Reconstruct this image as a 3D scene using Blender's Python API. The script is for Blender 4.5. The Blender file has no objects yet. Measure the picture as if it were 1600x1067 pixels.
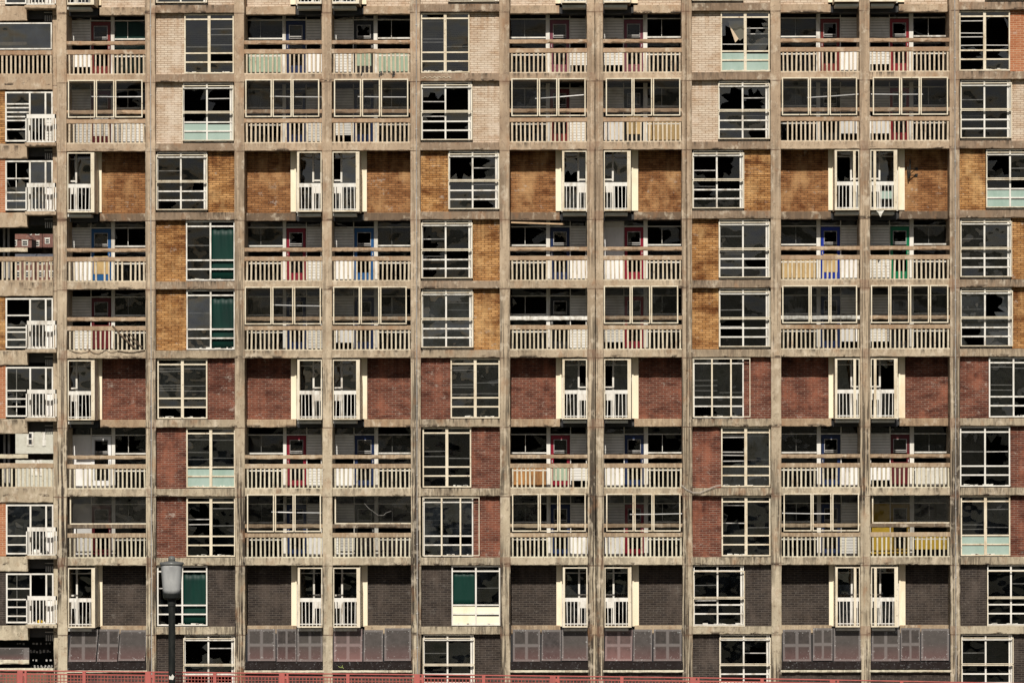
import bpy, math, random
from mathutils import Vector, Matrix
random.seed(7)
SC = bpy.context.scene
COL = SC.collection

# ------------------------------------------------------------------ camera, world, sun, exposure
YAW = math.radians(1.13)
S_, C_ = math.sin(YAW), math.cos(YAW)
DIST, EYE, FPX = 150.0, 10.25, 6000.0
CX = DIST * math.tan(YAW)
cam = bpy.data.cameras.new('camera')
camo = bpy.data.objects.new('camera', cam); COL.objects.link(camo)
cam.sensor_width = 36.0; cam.lens = FPX / 1600 * 36.0
cam.shift_y = (700 - 533.5) / 1600
cam.clip_start = 1.0; cam.clip_end = 6000
camo.matrix_world = (Matrix.Translation((CX, -DIST, EYE)) @ Matrix.Rotation(YAW, 4, 'Z')
                     @ Matrix.Rotation(math.pi / 2, 4, 'X') @ Matrix.Rotation(math.radians(-0.1), 4, 'Z'))
SC.camera = camo

SUN_EL, SUN_AZ = math.radians(40), math.radians(2)      # azimuth measured from the camera side, towards the left
w = bpy.data.worlds.new('World'); SC.world = w; w.use_nodes = True
nt = w.node_tree; bg = nt.nodes['Background']
sky = nt.nodes.new('ShaderNodeTexSky'); sky.sky_type = 'NISHITA'; sky.sun_disc = False
sky.sun_elevation = SUN_EL; sky.sun_rotation = math.pi + SUN_AZ
sky.air_density = 0.8; sky.dust_density = 1.4
nt.links.new(sky.outputs[0], bg.inputs[0]); bg.inputs[1].default_value = 0.05
sl = bpy.data.lights.new('sun', 'SUN'); sl.energy = 5.0; sl.angle = math.radians(0.5); sl.color = (1.0, 0.95, 0.86)
so = bpy.data.objects.new('sun', sl); COL.objects.link(so)
so.rotation_euler = Vector((math.sin(SUN_AZ) * math.cos(SUN_EL), math.cos(SUN_EL), -math.sin(SUN_EL))).to_track_quat('-Z', 'Y').to_euler()
so.location = (0, -60, 60)
vs = SC.view_settings
vs.view_transform = 'Standard'; vs.look = 'None'; vs.gamma = 1; vs.use_curve_mapping = False
vs.exposure = -0.08
SC.cycles.max_bounces = 6; SC.cycles.transparent_max_bounces = 12

# ------------------------------------------------------------------ measured grid -> metres (40 per metre on the facade)
def X(px, Y=0.0):
    a = (px - 800) / FPX
    return CX + (Y + DIST) * (-S_ + a * C_) / (C_ + a * S_)
def Z(py, Y=0.0):
    return EYE - (py - 700) / FPX * (Y + DIST) / C_
M = 1 / 40.0
def T(k): return 18.6 + 108.0 * (k - 1)                  # underside of the beam over storey k (1 = top)

# ------------------------------------------------------------------ node helpers / materials
class NT:
    def __init__(s, name):
        s.m = bpy.data.materials.new(name); s.m.use_nodes = True
        s.t = s.m.node_tree; s.n = s.t.nodes; s.l = s.t.links
        s.b = s.n['Principled BSDF']; s.out = s.n['Material Output']
        s.b.inputs['Roughness'].default_value = 0.85; s.b.inputs['Specular IOR Level'].default_value = 0.2
    def new(s, k, **kw):
        nd = s.n.new(k)
        for a, v in kw.items(): setattr(nd, a, v)
        return nd
    def put(s, v, sock):
        if isinstance(v, (int, float)): sock.default_value = v
        elif isinstance(v, tuple): sock.default_value = v if len(v) != 3 or sock.type != 'RGBA' else (*v, 1)
        else: s.l.new(v, sock)
    def pos(s, sc=(1, 1, 1), off=(0, 0, 0)):
        g = s.new('ShaderNodeNewGeometry'); mp = s.new('ShaderNodeMapping')
        mp.inputs['Scale'].default_value = sc; mp.inputs['Location'].default_value = off
        s.l.new(g.outputs['Position'], mp.inputs['Vector']); return mp.outputs[0]
    def noise(s, scale=1, sc=(1, 1, 1), detail=4, rough=.55, off=(0, 0, 0)):
        nz = s.new('ShaderNodeTexNoise'); nz.inputs['Scale'].default_value = scale
        nz.inputs['Detail'].default_value = detail; nz.inputs['Roughness'].default_value = rough
        s.l.new(s.pos(sc, off), nz.inputs['Vector']); return nz.outputs['Fac']
    def math(s, op, a, b=0.0, clamp=False):
        m = s.new('ShaderNodeMath', operation=op); m.use_clamp = clamp
        s.put(a, m.inputs[0]); s.put(b, m.inputs[1]); return m.outputs[0]
    def ramp(s, f, a, b, lo=0.0, hi=1.0):
        r = s.new('ShaderNodeMapRange'); s.put(f, r.inputs[0])
        r.inputs[1].default_value = a; r.inputs[2].default_value = b
        r.inputs[3].default_value = lo; r.inputs[4].default_value = hi; return r.outputs[0]
    def mix(s, f, a, b, mode='MIX'):
        m = s.new('ShaderNodeMix', data_type='RGBA', blend_type=mode)
        s.put(f, m.inputs[0]); s.put(a, m.inputs[6]); s.put(b, m.inputs[7]); return m.outputs[2]
    def base(s, c): s.put(c, s.b.inputs['Base Color'])
    def bump(s, h, st=.3, d=.02):
        b = s.new('ShaderNodeBump'); b.inputs['Strength'].default_value = st; b.inputs['Distance'].default_value = d
        s.put(h, b.inputs['Height']); s.l.new(b.outputs[0], s.b.inputs['Normal'])

def mat_concrete(name,  light=(.475, .395, .305), mid=(.32, .25, .185), dark=(.045, .035, .026), streak=.85, stain=.5, sx=9.0, sz=.45, joints=False, m0=.40):
    t = NT(name)
    big = t.noise(.45, detail=3)
    st1 = t.noise(1, (3.0, 3.0, 1.2), 6, .65)
    st2 = t.noise(1, (sx, sx, sz), 5, .65, (3, 0, 9))
    fine = t.noise(16, detail=5, rough=.7)
    oi = t.new('ShaderNodeObjectInfo')
    v = t.math('ADD', t.math('MULTIPLY', big, .6), t.math('MULTIPLY', st1, .5))
    v = t.math('ADD', v, t.math('MULTIPLY', oi.outputs['Random'], .12))
    c = t.mix(t.ramp(v, .46, .72), mid, light)
    # warmer tone towards the upper storeys, paler towards the lower ones
    sep = t.new('ShaderNodeSeparateXYZ'); t.l.new(t.pos(), sep.inputs[0])
    hz = t.ramp(t.math('ADD', sep.outputs[2], t.math('MULTIPLY', big, 6)), 8, 26)
    c = t.mix(hz, t.mix(1, c, (1.08, 1.12, 1.06), 'MULTIPLY'), t.mix(1, c, (1.02, .93, .84), 'MULTIPLY'))
    # vertical dirty streaks, heavier low down
    dk = t.ramp(st2, .46, .53, 0, streak)
    dk = t.math('MULTIPLY', dk, t.ramp(t.noise(.55, (1, 1, .5), 2, .5, (7, 5, 3)), m0, m0 + .14, .08, 1))
    dk = t.math('MULTIPLY', dk, t.ramp(sep.outputs[2], 2, 22, 1.3, .35), True)
    c = t.mix(dk, c, dark)
    # drips that start from the ledge on top of every beam
    fr = t.math('FRACT', t.math('DIVIDE', t.math('SUBTRACT', sep.outputs[2], Z(T(1) - 12.5)), 2.7))
    drip = t.math('MULTIPLY', t.ramp(fr, .90, 1.0), t.ramp(t.noise(1, (6.5, 6.5, .9), 3, .6, (8, 1, 2)), .48, .60, 0, stain * 1.3))
    c = t.mix(t.math('MULTIPLY', drip, t.ramp(t.noise(.22, detail=1, off=(5, 0, 1)), .42, .6), True), c, (.055, .042, .03))
    rust = t.ramp(t.noise(2.2, (1, 1, .5), 4, .6, (11, 4, 0)), .56, .70, 0, .45)
    c = t.mix(rust, c, (.27, .13, .06))
    pit = t.ramp(t.math('ADD', t.math('MULTIPLY', fine, .5), t.math('MULTIPLY', t.noise(6, (1, 1, .6), 5, .7, (3, 3, 8)), .5)), .53, .62, 0, .6)
    c = t.mix(pit, c, (.13, .09, .065))
    wash = t.ramp(t.noise(3.1, (1, 1, .7), 5, .65, (21, 7, 3)), .55, .70, 0, .6)
    c = t.mix(wash, c, (.62, .53, .41))
    # spalled, sooty lower arris of the beams
    sp_ = t.math('MULTIPLY', t.math('MULTIPLY', t.ramp(fr, .878, .884), t.ramp(fr, .93, .895)), t.ramp(t.noise(1.3, (1, 1, 2), 5, .7, (1, 9, 4)), .55, .60))
    c = t.mix(sp_, c, (.05, .035, .025))
    if joints:
        jl = t.math('MULTIPLY', t.math('MULTIPLY', t.ramp(fr, .862, .870), t.ramp(fr, .885, .877)), t.ramp(t.noise(3, (1, 1, .3), 3), .35, .55, .2, .9))
        c = t.mix(jl, c, (.10, .06, .04))
        c = t.mix(t.math('MULTIPLY', t.ramp(fr, .80, .87), t.ramp(t.noise(1.7, (1, 1, .4), 4, .6, (2, 8, 1)), .5, .62, 0, .5), True), c, (.20, .11, .07))
    t.base(c); t.bump(t.math('ADD', fine, t.math('MULTIPLY', st1, .6)), .5, .02)
    return t.m

def mat_brick(name, c1, c2, mortar, patch, pf=.6, wash=None):
    t = NT(name)
    g = t.new('ShaderNodeNewGeometry'); sp = t.new('ShaderNodeSeparateXYZ'); t.l.new(g.outputs['Position'], sp.inputs[0])
    cb = t.new('ShaderNodeCombineXYZ')
    t.put(t.math('ADD', sp.outputs[0], sp.outputs[1]), cb.inputs[0]); t.put(sp.outputs[2], cb.inputs[1])
    br = t.new('ShaderNodeTexBrick'); br.offset = .5
    t.l.new(cb.outputs[0], br.inputs['Vector'])
    br.inputs['Scale'].default_value = 1; br.inputs['Brick Width'].default_value = .27
    br.inputs['Row Height'].default_value = .085; br.inputs['Mortar Size'].default_value = .013
    br.inputs['Mortar Smooth'].default_value = .3; br.inputs['Bias'].default_value = .0
    t.put(c1, br.inputs['Color1']); t.put(c2, br.inputs['Color2']); t.put(mortar, br.inputs['Mortar'])
    pn = t.ramp(t.noise(1, (1.0, 1.0, 2.6), 5, .65), .44, .66, 0, pf)
    c = t.mix(pn, br.outputs['Color'], patch, 'MULTIPLY')
    rown = t.noise(1, (2.2, 2.2, 9.0), 2, .5, (4, 4, 4))
    c = t.mix(t.ramp(rown, .45, .7, 0, .5), c, patch, 'MULTIPLY')
    if wash:
        c = t.mix(t.ramp(t.noise(1, (1.6, 1.6, .9), 4, .6, (9, 2, 5)), .50, .70, 0, .55), c, wash)
    fr = t.math('FRACT', t.math('DIVIDE', t.math('SUBTRACT', sp.outputs[2], Z(T(1) - 12.5)), 2.7))
    run = t.math('MULTIPLY', t.ramp(fr, .50, .88), t.ramp(t.noise(1, (5, 5, .5), 4, .6, (6, 6, 1)), .46, .60, 0, .75))
    c = t.mix(run, c, patch, 'MULTIPLY')
    salt = t.ramp(t.noise(2.4, (1, 1, 1.4), 6, .75, (15, 3, 2)), .60, .68, 0, .5)
    c = t.mix(salt, c, (.46, .40, .34) if c1[0] > .1 else (.17, .15, .13))
    t.base(c); t.bump(br.outputs['Fac'], .6, -.01); t.b.inputs['Roughness'].default_value = .9
    return t.m

def mat_paint(name, col, rough=.5, dirt=(.25, .2, .15), df=.45, scale=6, chips=None):
    t = NT(name)
    n1 = t.noise(scale, (1, 1, .35), 5, .65); oi = t.new('ShaderNodeObjectInfo')
    c = t.mix(t.math('MULTIPLY', t.ramp(n1, .44, .66, 0, df * 1.3), t.math('ADD', oi.outputs['Random'], .35), True), col, dirt)
    if chips: c = t.mix(t.ramp(t.noise(scale * 3, detail=5, rough=.7), .60, .66, 0, .9), c, chips)
    t.base(c); t.b.inputs['Roughness'].default_value = rough; t.bump(n1, .15, .01)
    return t.m

def mat_boards(name, col, line=(.18, .17, .15), pitch=.11, w=.14):
    t = NT(name)
    sp = t.new('ShaderNodeSeparateXYZ'); t.l.new(t.pos(), sp.inputs[0])
    fr = t.math('FRACT', t.math('DIVIDE', sp.outputs[2], pitch))
    ln = t.math('LESS_THAN', fr, w)
    n1 = t.noise(3, (1, 1, .5), 5, .6)
    c = t.mix(t.ramp(n1, .48, .75, 0, .45), col, (.36, .32, .25))
    c = t.mix(ln, c, line)
    t.base(c); t.bump(fr, .5, .02); t.b.inputs['Roughness'].default_value = .6
    return t.m

def mat_glass(name, tint=.72, dirt=.10, refl=1.0, dcol=(.20, .23, .27)):
    t = NT(name); t.n.remove(t.b)
    tr = t.new('ShaderNodeBsdfTransparent'); tr.inputs[0].default_value = (tint, tint * 1.01, tint * 1.02, 1)
    gl = t.new('ShaderNodeBsdfGlossy'); gl.inputs['Roughness'].default_value = .02; gl.inputs[0].default_value = (1, .95, .88, 1)
    bp = t.new('ShaderNodeBump'); bp.inputs['Strength'].default_value = .5; bp.inputs['Distance'].default_value = .14
    t.l.new(t.noise(.9, detail=2, rough=.4), bp.inputs['Height']); t.l.new(bp.outputs[0], gl.inputs['Normal'])
    fr = t.new('ShaderNodeFresnel'); fr.inputs[0].default_value = 1.5
    f = t.math('MULTIPLY', fr.outputs[0], 1.9 * refl, True)
    m1 = t.new('ShaderNodeMixShader'); t.l.new(f, m1.inputs[0]); t.l.new(tr.outputs[0], m1.inputs[1]); t.l.new(gl.outputs[0], m1.inputs[2])
    df = t.new('ShaderNodeBsdfDiffuse'); df.inputs[0].default_value = (*dcol, 1)
    dn = t.math('MULTIPLY', t.ramp(t.noise(1.6, (1, 1, .8), 5, .65, (2, 2, 2)), .35, .75), dirt)
    m2 = t.new('ShaderNodeMixShader'); t.l.new(dn, m2.inputs[0]); t.l.new(m1.outputs[0], m2.inputs[1]); t.l.new(df.outputs[0], m2.inputs[2])
    t.l.new(m2.outputs[0], t.out.inputs[0])
    return t.m

def mat_sheet(name, col, cross=True, pale=(.25, .225, .215), tint=(.15, .07, .065)):
    t = NT(name)
    tc = t.new('ShaderNodeTexCoord'); sp = t.new('ShaderNodeSeparateXYZ'); t.l.new(tc.outputs['Generated'], sp.inputs[0])
    n1 = t.noise(4, detail=5, rough=.65); n2 = t.noise(14, detail=5, rough=.75)
    oi = t.new('ShaderNodeObjectInfo')
    c = t.mix(t.ramp(n1, .42, .62, 0, .8), col, tuple(x * .4 for x in col))
    c = t.mix(t.math('MULTIPLY', oi.outputs['Random'], .6), c, (.085, .074, .066))
    c = t.mix(t.ramp(sp.outputs[2], .55, .0, 0, .6), c, tint)           # faded pink film towards the foot
    def band(s, w): return t.ramp(t.math('ABSOLUTE', t.math('SUBTRACT', s, .5)), w, w + .035, 1, 0)
    def rim(s, w): return t.ramp(t.math('ABSOLUTE', t.math('SUBTRACT', s, .5)), .5 - w - .03, .5 - w, 0, 1)
    mk = t.math('MAXIMUM', rim(sp.outputs[0], .06), rim(sp.outputs[2], .05))
    if cross: mk = t.math('MAXIMUM', mk, t.math('MAXIMUM', band(sp.outputs[0], .035), band(sp.outputs[2], .03)))
    c = t.mix(t.math('MULTIPLY', mk, .42), c, pale)
    c = t.mix(t.math('MULTIPLY', t.ramp(n2, .60, .68), t.ramp(t.math('MAXIMUM', rim(sp.outputs[0], .1), rim(sp.outputs[2], .12)), 0, 1, .12, 1)), c, (.62, .62, .6))
    t.base(c); t.b.inputs['Roughness'].default_value = .5; t.bump(n1, .2, .02)
    return t.m

MT = {}
MT['conc'] = mat_concrete('weathered_concrete', streak=.35, sx=5.0, sz=1.6, stain=.8)
MT['pillar'] = mat_concrete('streaked_concrete', streak=1.0, sx=13.0, sz=.28, joints=True, stain=0)
MT['pillar_joint'] = mat_concrete('sooty_joint_concrete', streak=1.0, sx=15.0, sz=.22, joints=True, stain=0, m0=.28)
MT['beam_dark'] = mat_concrete('dark_brown_concrete', (.30, .235, .18), (.20, .15, .11), (.04, .03, .025), streak=.6, sx=14.0, sz=1.2, stain=.8)
MT['beam_mid'] = mat_concrete('grey_brown_concrete', (.40, .33, .25), (.27, .21, .155), (.04, .03, .025), streak=.5, sx=12.0, sz=1.4, stain=.9)
MT['rail'] = mat_concrete('rusty_concrete_rail', (.42, .32, .23), (.29, .20, .135), (.10, .06, .04), .35, 0)
MT['bal'] = mat_concrete('pale_concrete_slats', (.60, .54, .44), (.46, .40, .31), (.14, .11, .08), .3, 0)
MT['cdark'] = mat_concrete('dark_concrete', (.17, .125, .09), (.115, .083, .06), (.04, .03, .025), .5, .3)  # plain dark tone shared by several parts
MT['cream_brick'] = mat_brick('cream_brick', (.62, .52, .41), (.54, .44, .34), (.33, .245, .175), (.72, .58, .46), .6, (.66, .56, .46))
MT['ochre_brick'] = mat_brick('ochre_brick', (.56, .31, .125), (.37, .175, .055), (.15, .08, .035), (.34, .22, .15), .95, (.60, .38, .17))
MT['tan_brick'] = mat_brick('brown_ochre_brick', (.38, .185, .075), (.25, .11, .04), (.13, .07, .035), (.40, .28, .21), .9, (.50, .30, .14))
MT['red_brick'] = mat_brick('red_brick', (.185, .056, .032), (.105, .031, .020), (.24, .16, .12), (.42, .33, .32), .95, (.33, .12, .07))
MT['orange_brick'] = mat_brick('orange_red_brick', (.42, .17, .085), (.34, .125, .06), (.50, .32, .20), (.8, .65, .55), .5)
MT['dark_brick'] = mat_brick('dark_purple_brick', (.048, .037, .030), (.027, .021, .019), (.10, .083, .070), (.6, .55, .52), .6, (.11, .085, .07))
MT['cream'] = mat_paint('cream_paint', (.70, .62, .48), .5, (.42, .32, .2), .5, 3, (.30, .22, .15))
MT['fin'] = mat_paint('cream_panel_paint', (.86, .76, .58), .5, (.6, .45, .28), .35, 1.5)
MT['white'] = mat_paint('white_paint', (.72, .69, .63), .45, (.35, .30, .24), .55, 5)
MT['greyframe'] = mat_paint('grey_frame_paint', (.42, .40, .38), .5, (.2, .18, .16), .5, 6)
MT['thin'] = mat_paint('greyed_bar_paint', (.48, .46, .43), .5, (.2, .18, .16), .6, 6)
MT['lap'] = mat_boards('white_lap_boards', (.74, .72, .68))
MT['whitewall'] = mat_paint('white_wall_paint', (.80, .78, .76), .6, (.5, .47, .45), .4, 2)
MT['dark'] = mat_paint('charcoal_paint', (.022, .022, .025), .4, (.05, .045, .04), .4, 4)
MT['interior'] = mat_paint('dim_plaster', (.065, .062, .06), .9, (.03, .03, .03), .6, 1)  # plaster colour darkened to paint in the gloom of the rooms
MT['glass'] = mat_glass('window_glass', .6, .03, 1.05)
MT['glass_b'] = mat_glass('dusty_window_glass', .5, .10, 1.5)
MT['glass_c'] = mat_glass('clear_dark_glass', .6, .015, .6)
MT['screen'] = mat_glass('balcony_screen_glass', .82, .012, .32, (.2, .2, .2))
MT['dirty'] = mat_glass('filthy_screen_glass', .70, .06, .5, (.20, .19, .18))
MT['deckglass'] = mat_glass('back_window_glass', .5, .015, .35)
MT['mint'] = mat_paint('mint_panel', (.34, .43, .38), .35, (.20, .30, .24), .5, 2)
MT['sage'] = mat_paint('sage_panel', (.30, .38, .28), .5, (.2, .22, .15), .5, 2)
MT['creamboard'] = mat_paint('cream_board', (.84, .78, .60), .5, (.6, .5, .3), .3, 2)
MT['green'] = mat_paint('green_sheeting', (.001, .027, .019), .5, (.001, .015, .012), .6, 1.2)
MT['tanboard'] = mat_paint('tan_board', (.48, .33, .15), .6, (.3, .2, .1), .5, 3)
MT['orangeboard'] = mat_paint('orange_brown_board', (.40, .19, .06), .55, (.18, .09, .04), .8, 2)
MT['greyboard'] = mat_paint('pale_grey_board', (.62, .60, .54), .6, (.4, .36, .3), .5, 3)
MT['yellow'] = mat_paint('yellow_paint', (.55, .36, .04), .5, (.4, .26, .05), .5, 3)
MT['curtain'] = mat_paint('beige_curtain', (.62, .48, .34), .9, (.4, .3, .2), .4, 4)
MT['sheet'] = mat_sheet('mauve_metal_sheet', (.045, .036, .032))
MT['sheet_plain'] = mat_sheet('plain_metal_sheet', (.060, .050, .048), False)
MT['sheet_red'] = mat_sheet('reddened_metal_sheet', (.11, .060, .055), True, (.33, .25, .24), (.26, .12, .11))
MT['plinth'] = mat_paint('black_plinth', (.016, .011, .010), .35, (.03, .025, .025), .6, 5, (.16, .16, .16))
MT['redpaint'] = mat_paint('salmon_red_paint', (.44, .12, .10), .45, (.28, .09, .08), .5, 5)
MT['redmesh'] = mat_paint('faded_red_mesh', (.34, .09, .07), .5, (.15, .05, .05), .5, 4)
MT['black'] = mat_paint('black_lamp_metal', (.014, .015, .014), .38, (.04, .04, .035), .5, 5)
MT['capmetal'] = mat_paint('grey_lamp_metal', (.14, .14, .135), .35, (.06, .07, .05), .6, 9)
MT['wood'] = mat_paint('bare_wood', (.52, .36, .22), .8, (.3, .2, .12), .5, 4)
MT['deckfloor'] = mat_paint('pale_bounce_floor', (.45, .42, .38), .9, (.2, .18, .15), .5, 2)
MT['soffitpaint'] = mat_paint('painted_soffit', (.40, .39, .36), .9, (.2, .2, .18), .4, 2)
MT['slate'] = mat_boards('slate_roof', (.10, .105, .125), (.05, .05, .06), .25, .12)
MT['redroof'] = mat_boards('red_tile_roof', (.20, .085, .065), (.10, .04, .03), .3, .12)
MT['housebrick'] = mat_brick('terrace_brick', (.17, .065, .055), (.12, .045, .04), (.3, .2, .16), (.6, .5, .5), .5)
MT['cable'] = mat_paint('grey_cable', (.45, .40, .34), .6, (.2, .18, .15), .4, 5)
DOORC = {'maroon': (.16, .012, .018), 'navy': (.012, .03, .11), 'black': (.012, .012, .013), 'plum': (.26, .07, .10),
         'redbrown': (.24, .035, .03), 'red': (.36, .02, .03), 'blue': (.02, .13, .36), 'crimson': (.33, .012, .035),
         'royal': (.012, .045, .42), 'emerald': (.005, .24, .10), 'white': (.78, .77, .76), 'ochre': (.45, .28, .03), 'pink': (.42, .17, .19)}
for k, v in DOORC.items(): v = v if k == 'white' else tuple(x * .62 for x in v); MT['d_' + k] = mat_paint(k + '_door_paint', v, .4, tuple(x * .6 + .02 for x in v), .5, 3)

# ------------------------------------------------------------------ mesh builder
class MB:
    def __init__(s): s.v = []; s.f = []
    def box(s, x0, x1, y0, y1, z0, z1, rot=0.0, piv=None):
        if x1 < x0: x0, x1 = x1, x0
        if z1 < z0: z0, z1 = z1, z0
        n = len(s.v)
        pts = [(x, y, z) for z in (z0, z1) for y in (y0, y1) for x in (x0, x1)]
        if rot:
            cx, cz = piv or ((x0 + x1) / 2, (z0 + z1) / 2); c, q = math.cos(rot), math.sin(rot)
            pts = [(cx + (x - cx) * c - (z - cz) * q, y, cz + (x - cx) * q + (z - cz) * c) for x, y, z in pts]
        s.v += pts
        s.f += [(n, n + 1, n + 5, n + 4), (n + 2, n + 6, n + 7, n + 3), (n, n + 4, n + 6, n + 2),
                (n + 1, n + 3, n + 7, n + 5), (n + 4, n + 5, n + 7, n + 6), (n, n + 2, n + 3, n + 1)]
        return s
    def poly(s, pts, faces):
        n = len(s.v); s.v += pts; s.f += [tuple(i + n for i in f) for f in faces]; return s
    def loft(s, secs):
        """secs: list of equal-length rings; capped"""
        n = len(s.v); k = len(secs[0])
        for r in secs: s.v += r
        for i in range(len(secs) - 1):
            for j in range(k):
                a = n + i * k + j; b = n + i * k + (j + 1) % k
                s.f.append((a, b, b + k, a + k))
        s.f.append(tuple(n + j for j in reversed(range(k)))); s.f.append(tuple(n + (len(secs) - 1) * k + j for j in range(k)))
        return s
    def beam(s, x0, x1, y0, y1, z0, z1, seg=.13, amp=.007, bites=.06, bite=.035, ch=.012):
        """concrete member along x with worn arrises and spalled bites out of its front bottom edge"""
        L = x1 - x0; n = max(2, int(L / seg)); secs = []; b = 0; bt = 0
        for i in range(n + 1):
            x = x0 + L * i / n
            j = lambda: random.uniform(-amp, amp) if 0 < i < n else 0
            if random.random() < bites: b = random.uniform(.4, 1) * bite
            if random.random() < bites * .5: bt = random.uniform(.3, .8) * bite
            cb, ct = ch + abs(j()) + b, ch + abs(j()) + bt
            b *= random.uniform(.2, .8); bt *= random.uniform(.1, .7)
            zb, zt, yf = z0 + j(), z1 + j() * .6, y0 + j() * .4
            cb = min(cb, (z1 - z0) * .4); ct = min(ct, (z1 - z0) * .4)
            secs.append([(x, yf + cb * .8, zb), (x, y1, zb), (x, y1, zt), (x, yf + ct * .8, zt), (x, yf, zt - ct), (x, yf, zb + cb)])
        return s.loft(secs)
    def pillar(s, x0, x1, y0, y1, z0, z1, marks=(), seg=.16, amp=.007, bite=.04):
        L = z1 - z0; n = max(2, int(L / seg)); secs = []; b = [0, 0]
        for i in range(n + 1):
            z = z0 + L * i / n
            j = lambda: random.uniform(-amp, amp)
            for q in (0, 1):
                if random.random() < .035: b[q] = random.uniform(.3, 1) * bite
            g = .012 if any(abs(z - m) < .17 for m in marks) else 0
            cl, cr = .012 + abs(j()) + b[0], .012 + abs(j()) + b[1]
            b = [b[0] * random.uniform(.2, .8), b[1] * random.uniform(.2, .8)]
            xl, xr, yf = x0 + j() * .7 - g, x1 + j() * .7 + g, y0 + j() * .3 - g
            secs.append([(xl, yf + cl, z), (xl + cl, yf, z), (xr - cr, yf, z), (xr, yf + cr, z), (xr, y1, z), (xl, y1, z)])
        return s.loft(secs)
    def tube(s, pts, r, k=8):
        P = [Vector(p) for p in pts]; secs = []
        for i, p in enumerate(P):
            d = (P[min(i + 1, len(P) - 1)] - P[max(i - 1, 0)]).normalized()
            u = d.orthogonal().normalized() if abs(d.y) > .99 else d.cross(Vector((0, 1, 0))).normalized()
            v = d.cross(u)
            secs.append([tuple(p + (u * math.cos(a) + v * math.sin(a)) * r) for a in [2 * math.pi * q / k for q in range(k)]])
        return s.loft(secs)
    def lathe(s, cx, cy, prof, k=32):
        secs = [[(cx + r * math.cos(2 * math.pi * q / k), cy + r * math.sin(2 * math.pi * q / k), z) for q in range(k)] for r, z in prof]
        return s.loft(secs)
    def frame(s, x0, x1, y0, y1, z0, z1, w, wz=None):
        wz = wz or w
        s.box(x0, x0 + w, y0, y1, z0, z1); s.box(x1 - w, x1, y0, y1, z0, z1)
        s.box(x0 + w, x1 - w, y0 + .003, y1 - .003, z0, z0 + wz); s.box(x0 + w, x1 - w, y0 + .003, y1 - .003, z1 - wz, z1); return s
    def pane(s, x0, x1, y, z0, z1, broken=0.0):
        """one sheet of glass, slightly out of true; broken > 0 leaves a jagged hole"""
        tx, tz = random.uniform(-.009, .009), random.uniform(-.012, .012)
        cx, cz = (x0 + x1) / 2, (z0 + z1) / 2
        yy = lambda x, z: y + (x - cx) * tx + (z - cz) * tz
        if random.random() >= broken:
            s.poly([(x, yy(x, z), z) for x, z in ((x0, z0), (x1, z0), (x1, z1), (x0, z1))], [(0, 1, 2, 3)]); return
        hx = random.uniform(x0, x1); hz = random.uniform(z0, z1); n = 26
        R = random.uniform(.5, 1.1) * max(x1 - x0, z1 - z0)
        hx = min(max(hx, x0 + .02), x1 - .02); hz = min(max(hz, z0 + .02), z1 - .02)
        inn, out = [], []
        for i in range(n):
            a = 2 * math.pi * i / n + .01; dx, dz = math.cos(a), math.sin(a)
            tm = min(((x1 if dx > 0 else x0) - hx) / dx if abs(dx) > 1e-6 else 9e9, ((z1 if dz > 0 else z0) - hz) / dz if abs(dz) > 1e-6 else 9e9)
            r = min(tm * .985, R * (random.uniform(.8, 1.0) if i % 3 else random.uniform(.45, .8))); inn.append((hx + dx * r, hz + dz * r)); out.append((hx + dx * tm, hz + dz * tm))
        pts = [(x, yy(x, z), z) for x, z in inn + out]
        s.poly(pts, [(i, (i + 1) % n, n + (i + 1) % n, n + i) for i in range(n)])
    def build(s, name, mat, parent=None, label=None, smooth=False):
        me = bpy.data.meshes.new(name); me.from_pydata(s.v, [], s.f); me.materials.append(MT[mat] if isinstance(mat, str) else mat)
        if smooth: me.polygons.foreach_set('use_smooth', [True] * len(me.polygons))
        me.update(); o = bpy.data.objects.new(name, me); COL.objects.link(o)
        if parent: o.parent = parent
        if label: o['label'] = label
        return o
def tag(o, label, cat, group=None):
    o['label'] = label; o['category'] = cat
    if group: o['group'] = group
    return o
def thing(name, label, cat, loc=(0, 0, 0), group=None):
    o = bpy.data.objects.new(name, None); COL.objects.link(o); o.location = loc; return tag(o, label, cat, group)
def struct(o): o['kind'] = 'structure'; return o

# ------------------------------------------------------------------ ground
def gz(y):
    P = [(-900, 9), (-146, 8.65), (-86, 4.75), (-71, 4.75), (-66, 0), (40, 0), (150, 3), (240, 7), (330, 13), (600, 36), (720, 44), (790, 53), (860, 60), (1200, 82), (2500, 90)]
    for (a, za), (b, zb) in zip(P, P[1:]):
        if y <= b: return za + (zb - za) * max(0, (y - a)) / (b - a)
    return P[-1][1]
ys = [-900, -400, -320, -260, -200, -146, -130, -116, -101, -86, -78, -71, -68.5, -66, -50, -30, -10, 10, 40, 90, 150, 195, 240, 285, 330, 400, 500, 600, 660, 720, 755, 790, 825, 860, 1000, 1200, 2500]
xs = [-1500, -800, -400, -250, -200, -160] + list(range(-130, 131, 5)) + [160, 200, 250, 400, 800, 1500]
def rise(x, y):  # unseen ridge behind the camera, added to vary reflections in the glass
    if y > -200: return 0
    q = 9 * math.sin(x * .021) + 6 * math.sin(x * .063 + 1) + 4 * math.sin(x * .17 + 2) + 2.5 * math.sin(x * .41)
    return max(0, (20 + q)) * min(1, (-200 - y) / 120)
g = MB(); g.v = [(x, y, gz(y) + rise(x, y)) for y in ys for x in xs]
nx = len(xs); g.f = [(j * nx + i, j * nx + i + 1, (j + 1) * nx + i + 1, (j + 1) * nx + i) for j in range(len(ys) - 1) for i in range(nx - 1)]
t = NT('rough_grass')
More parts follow.
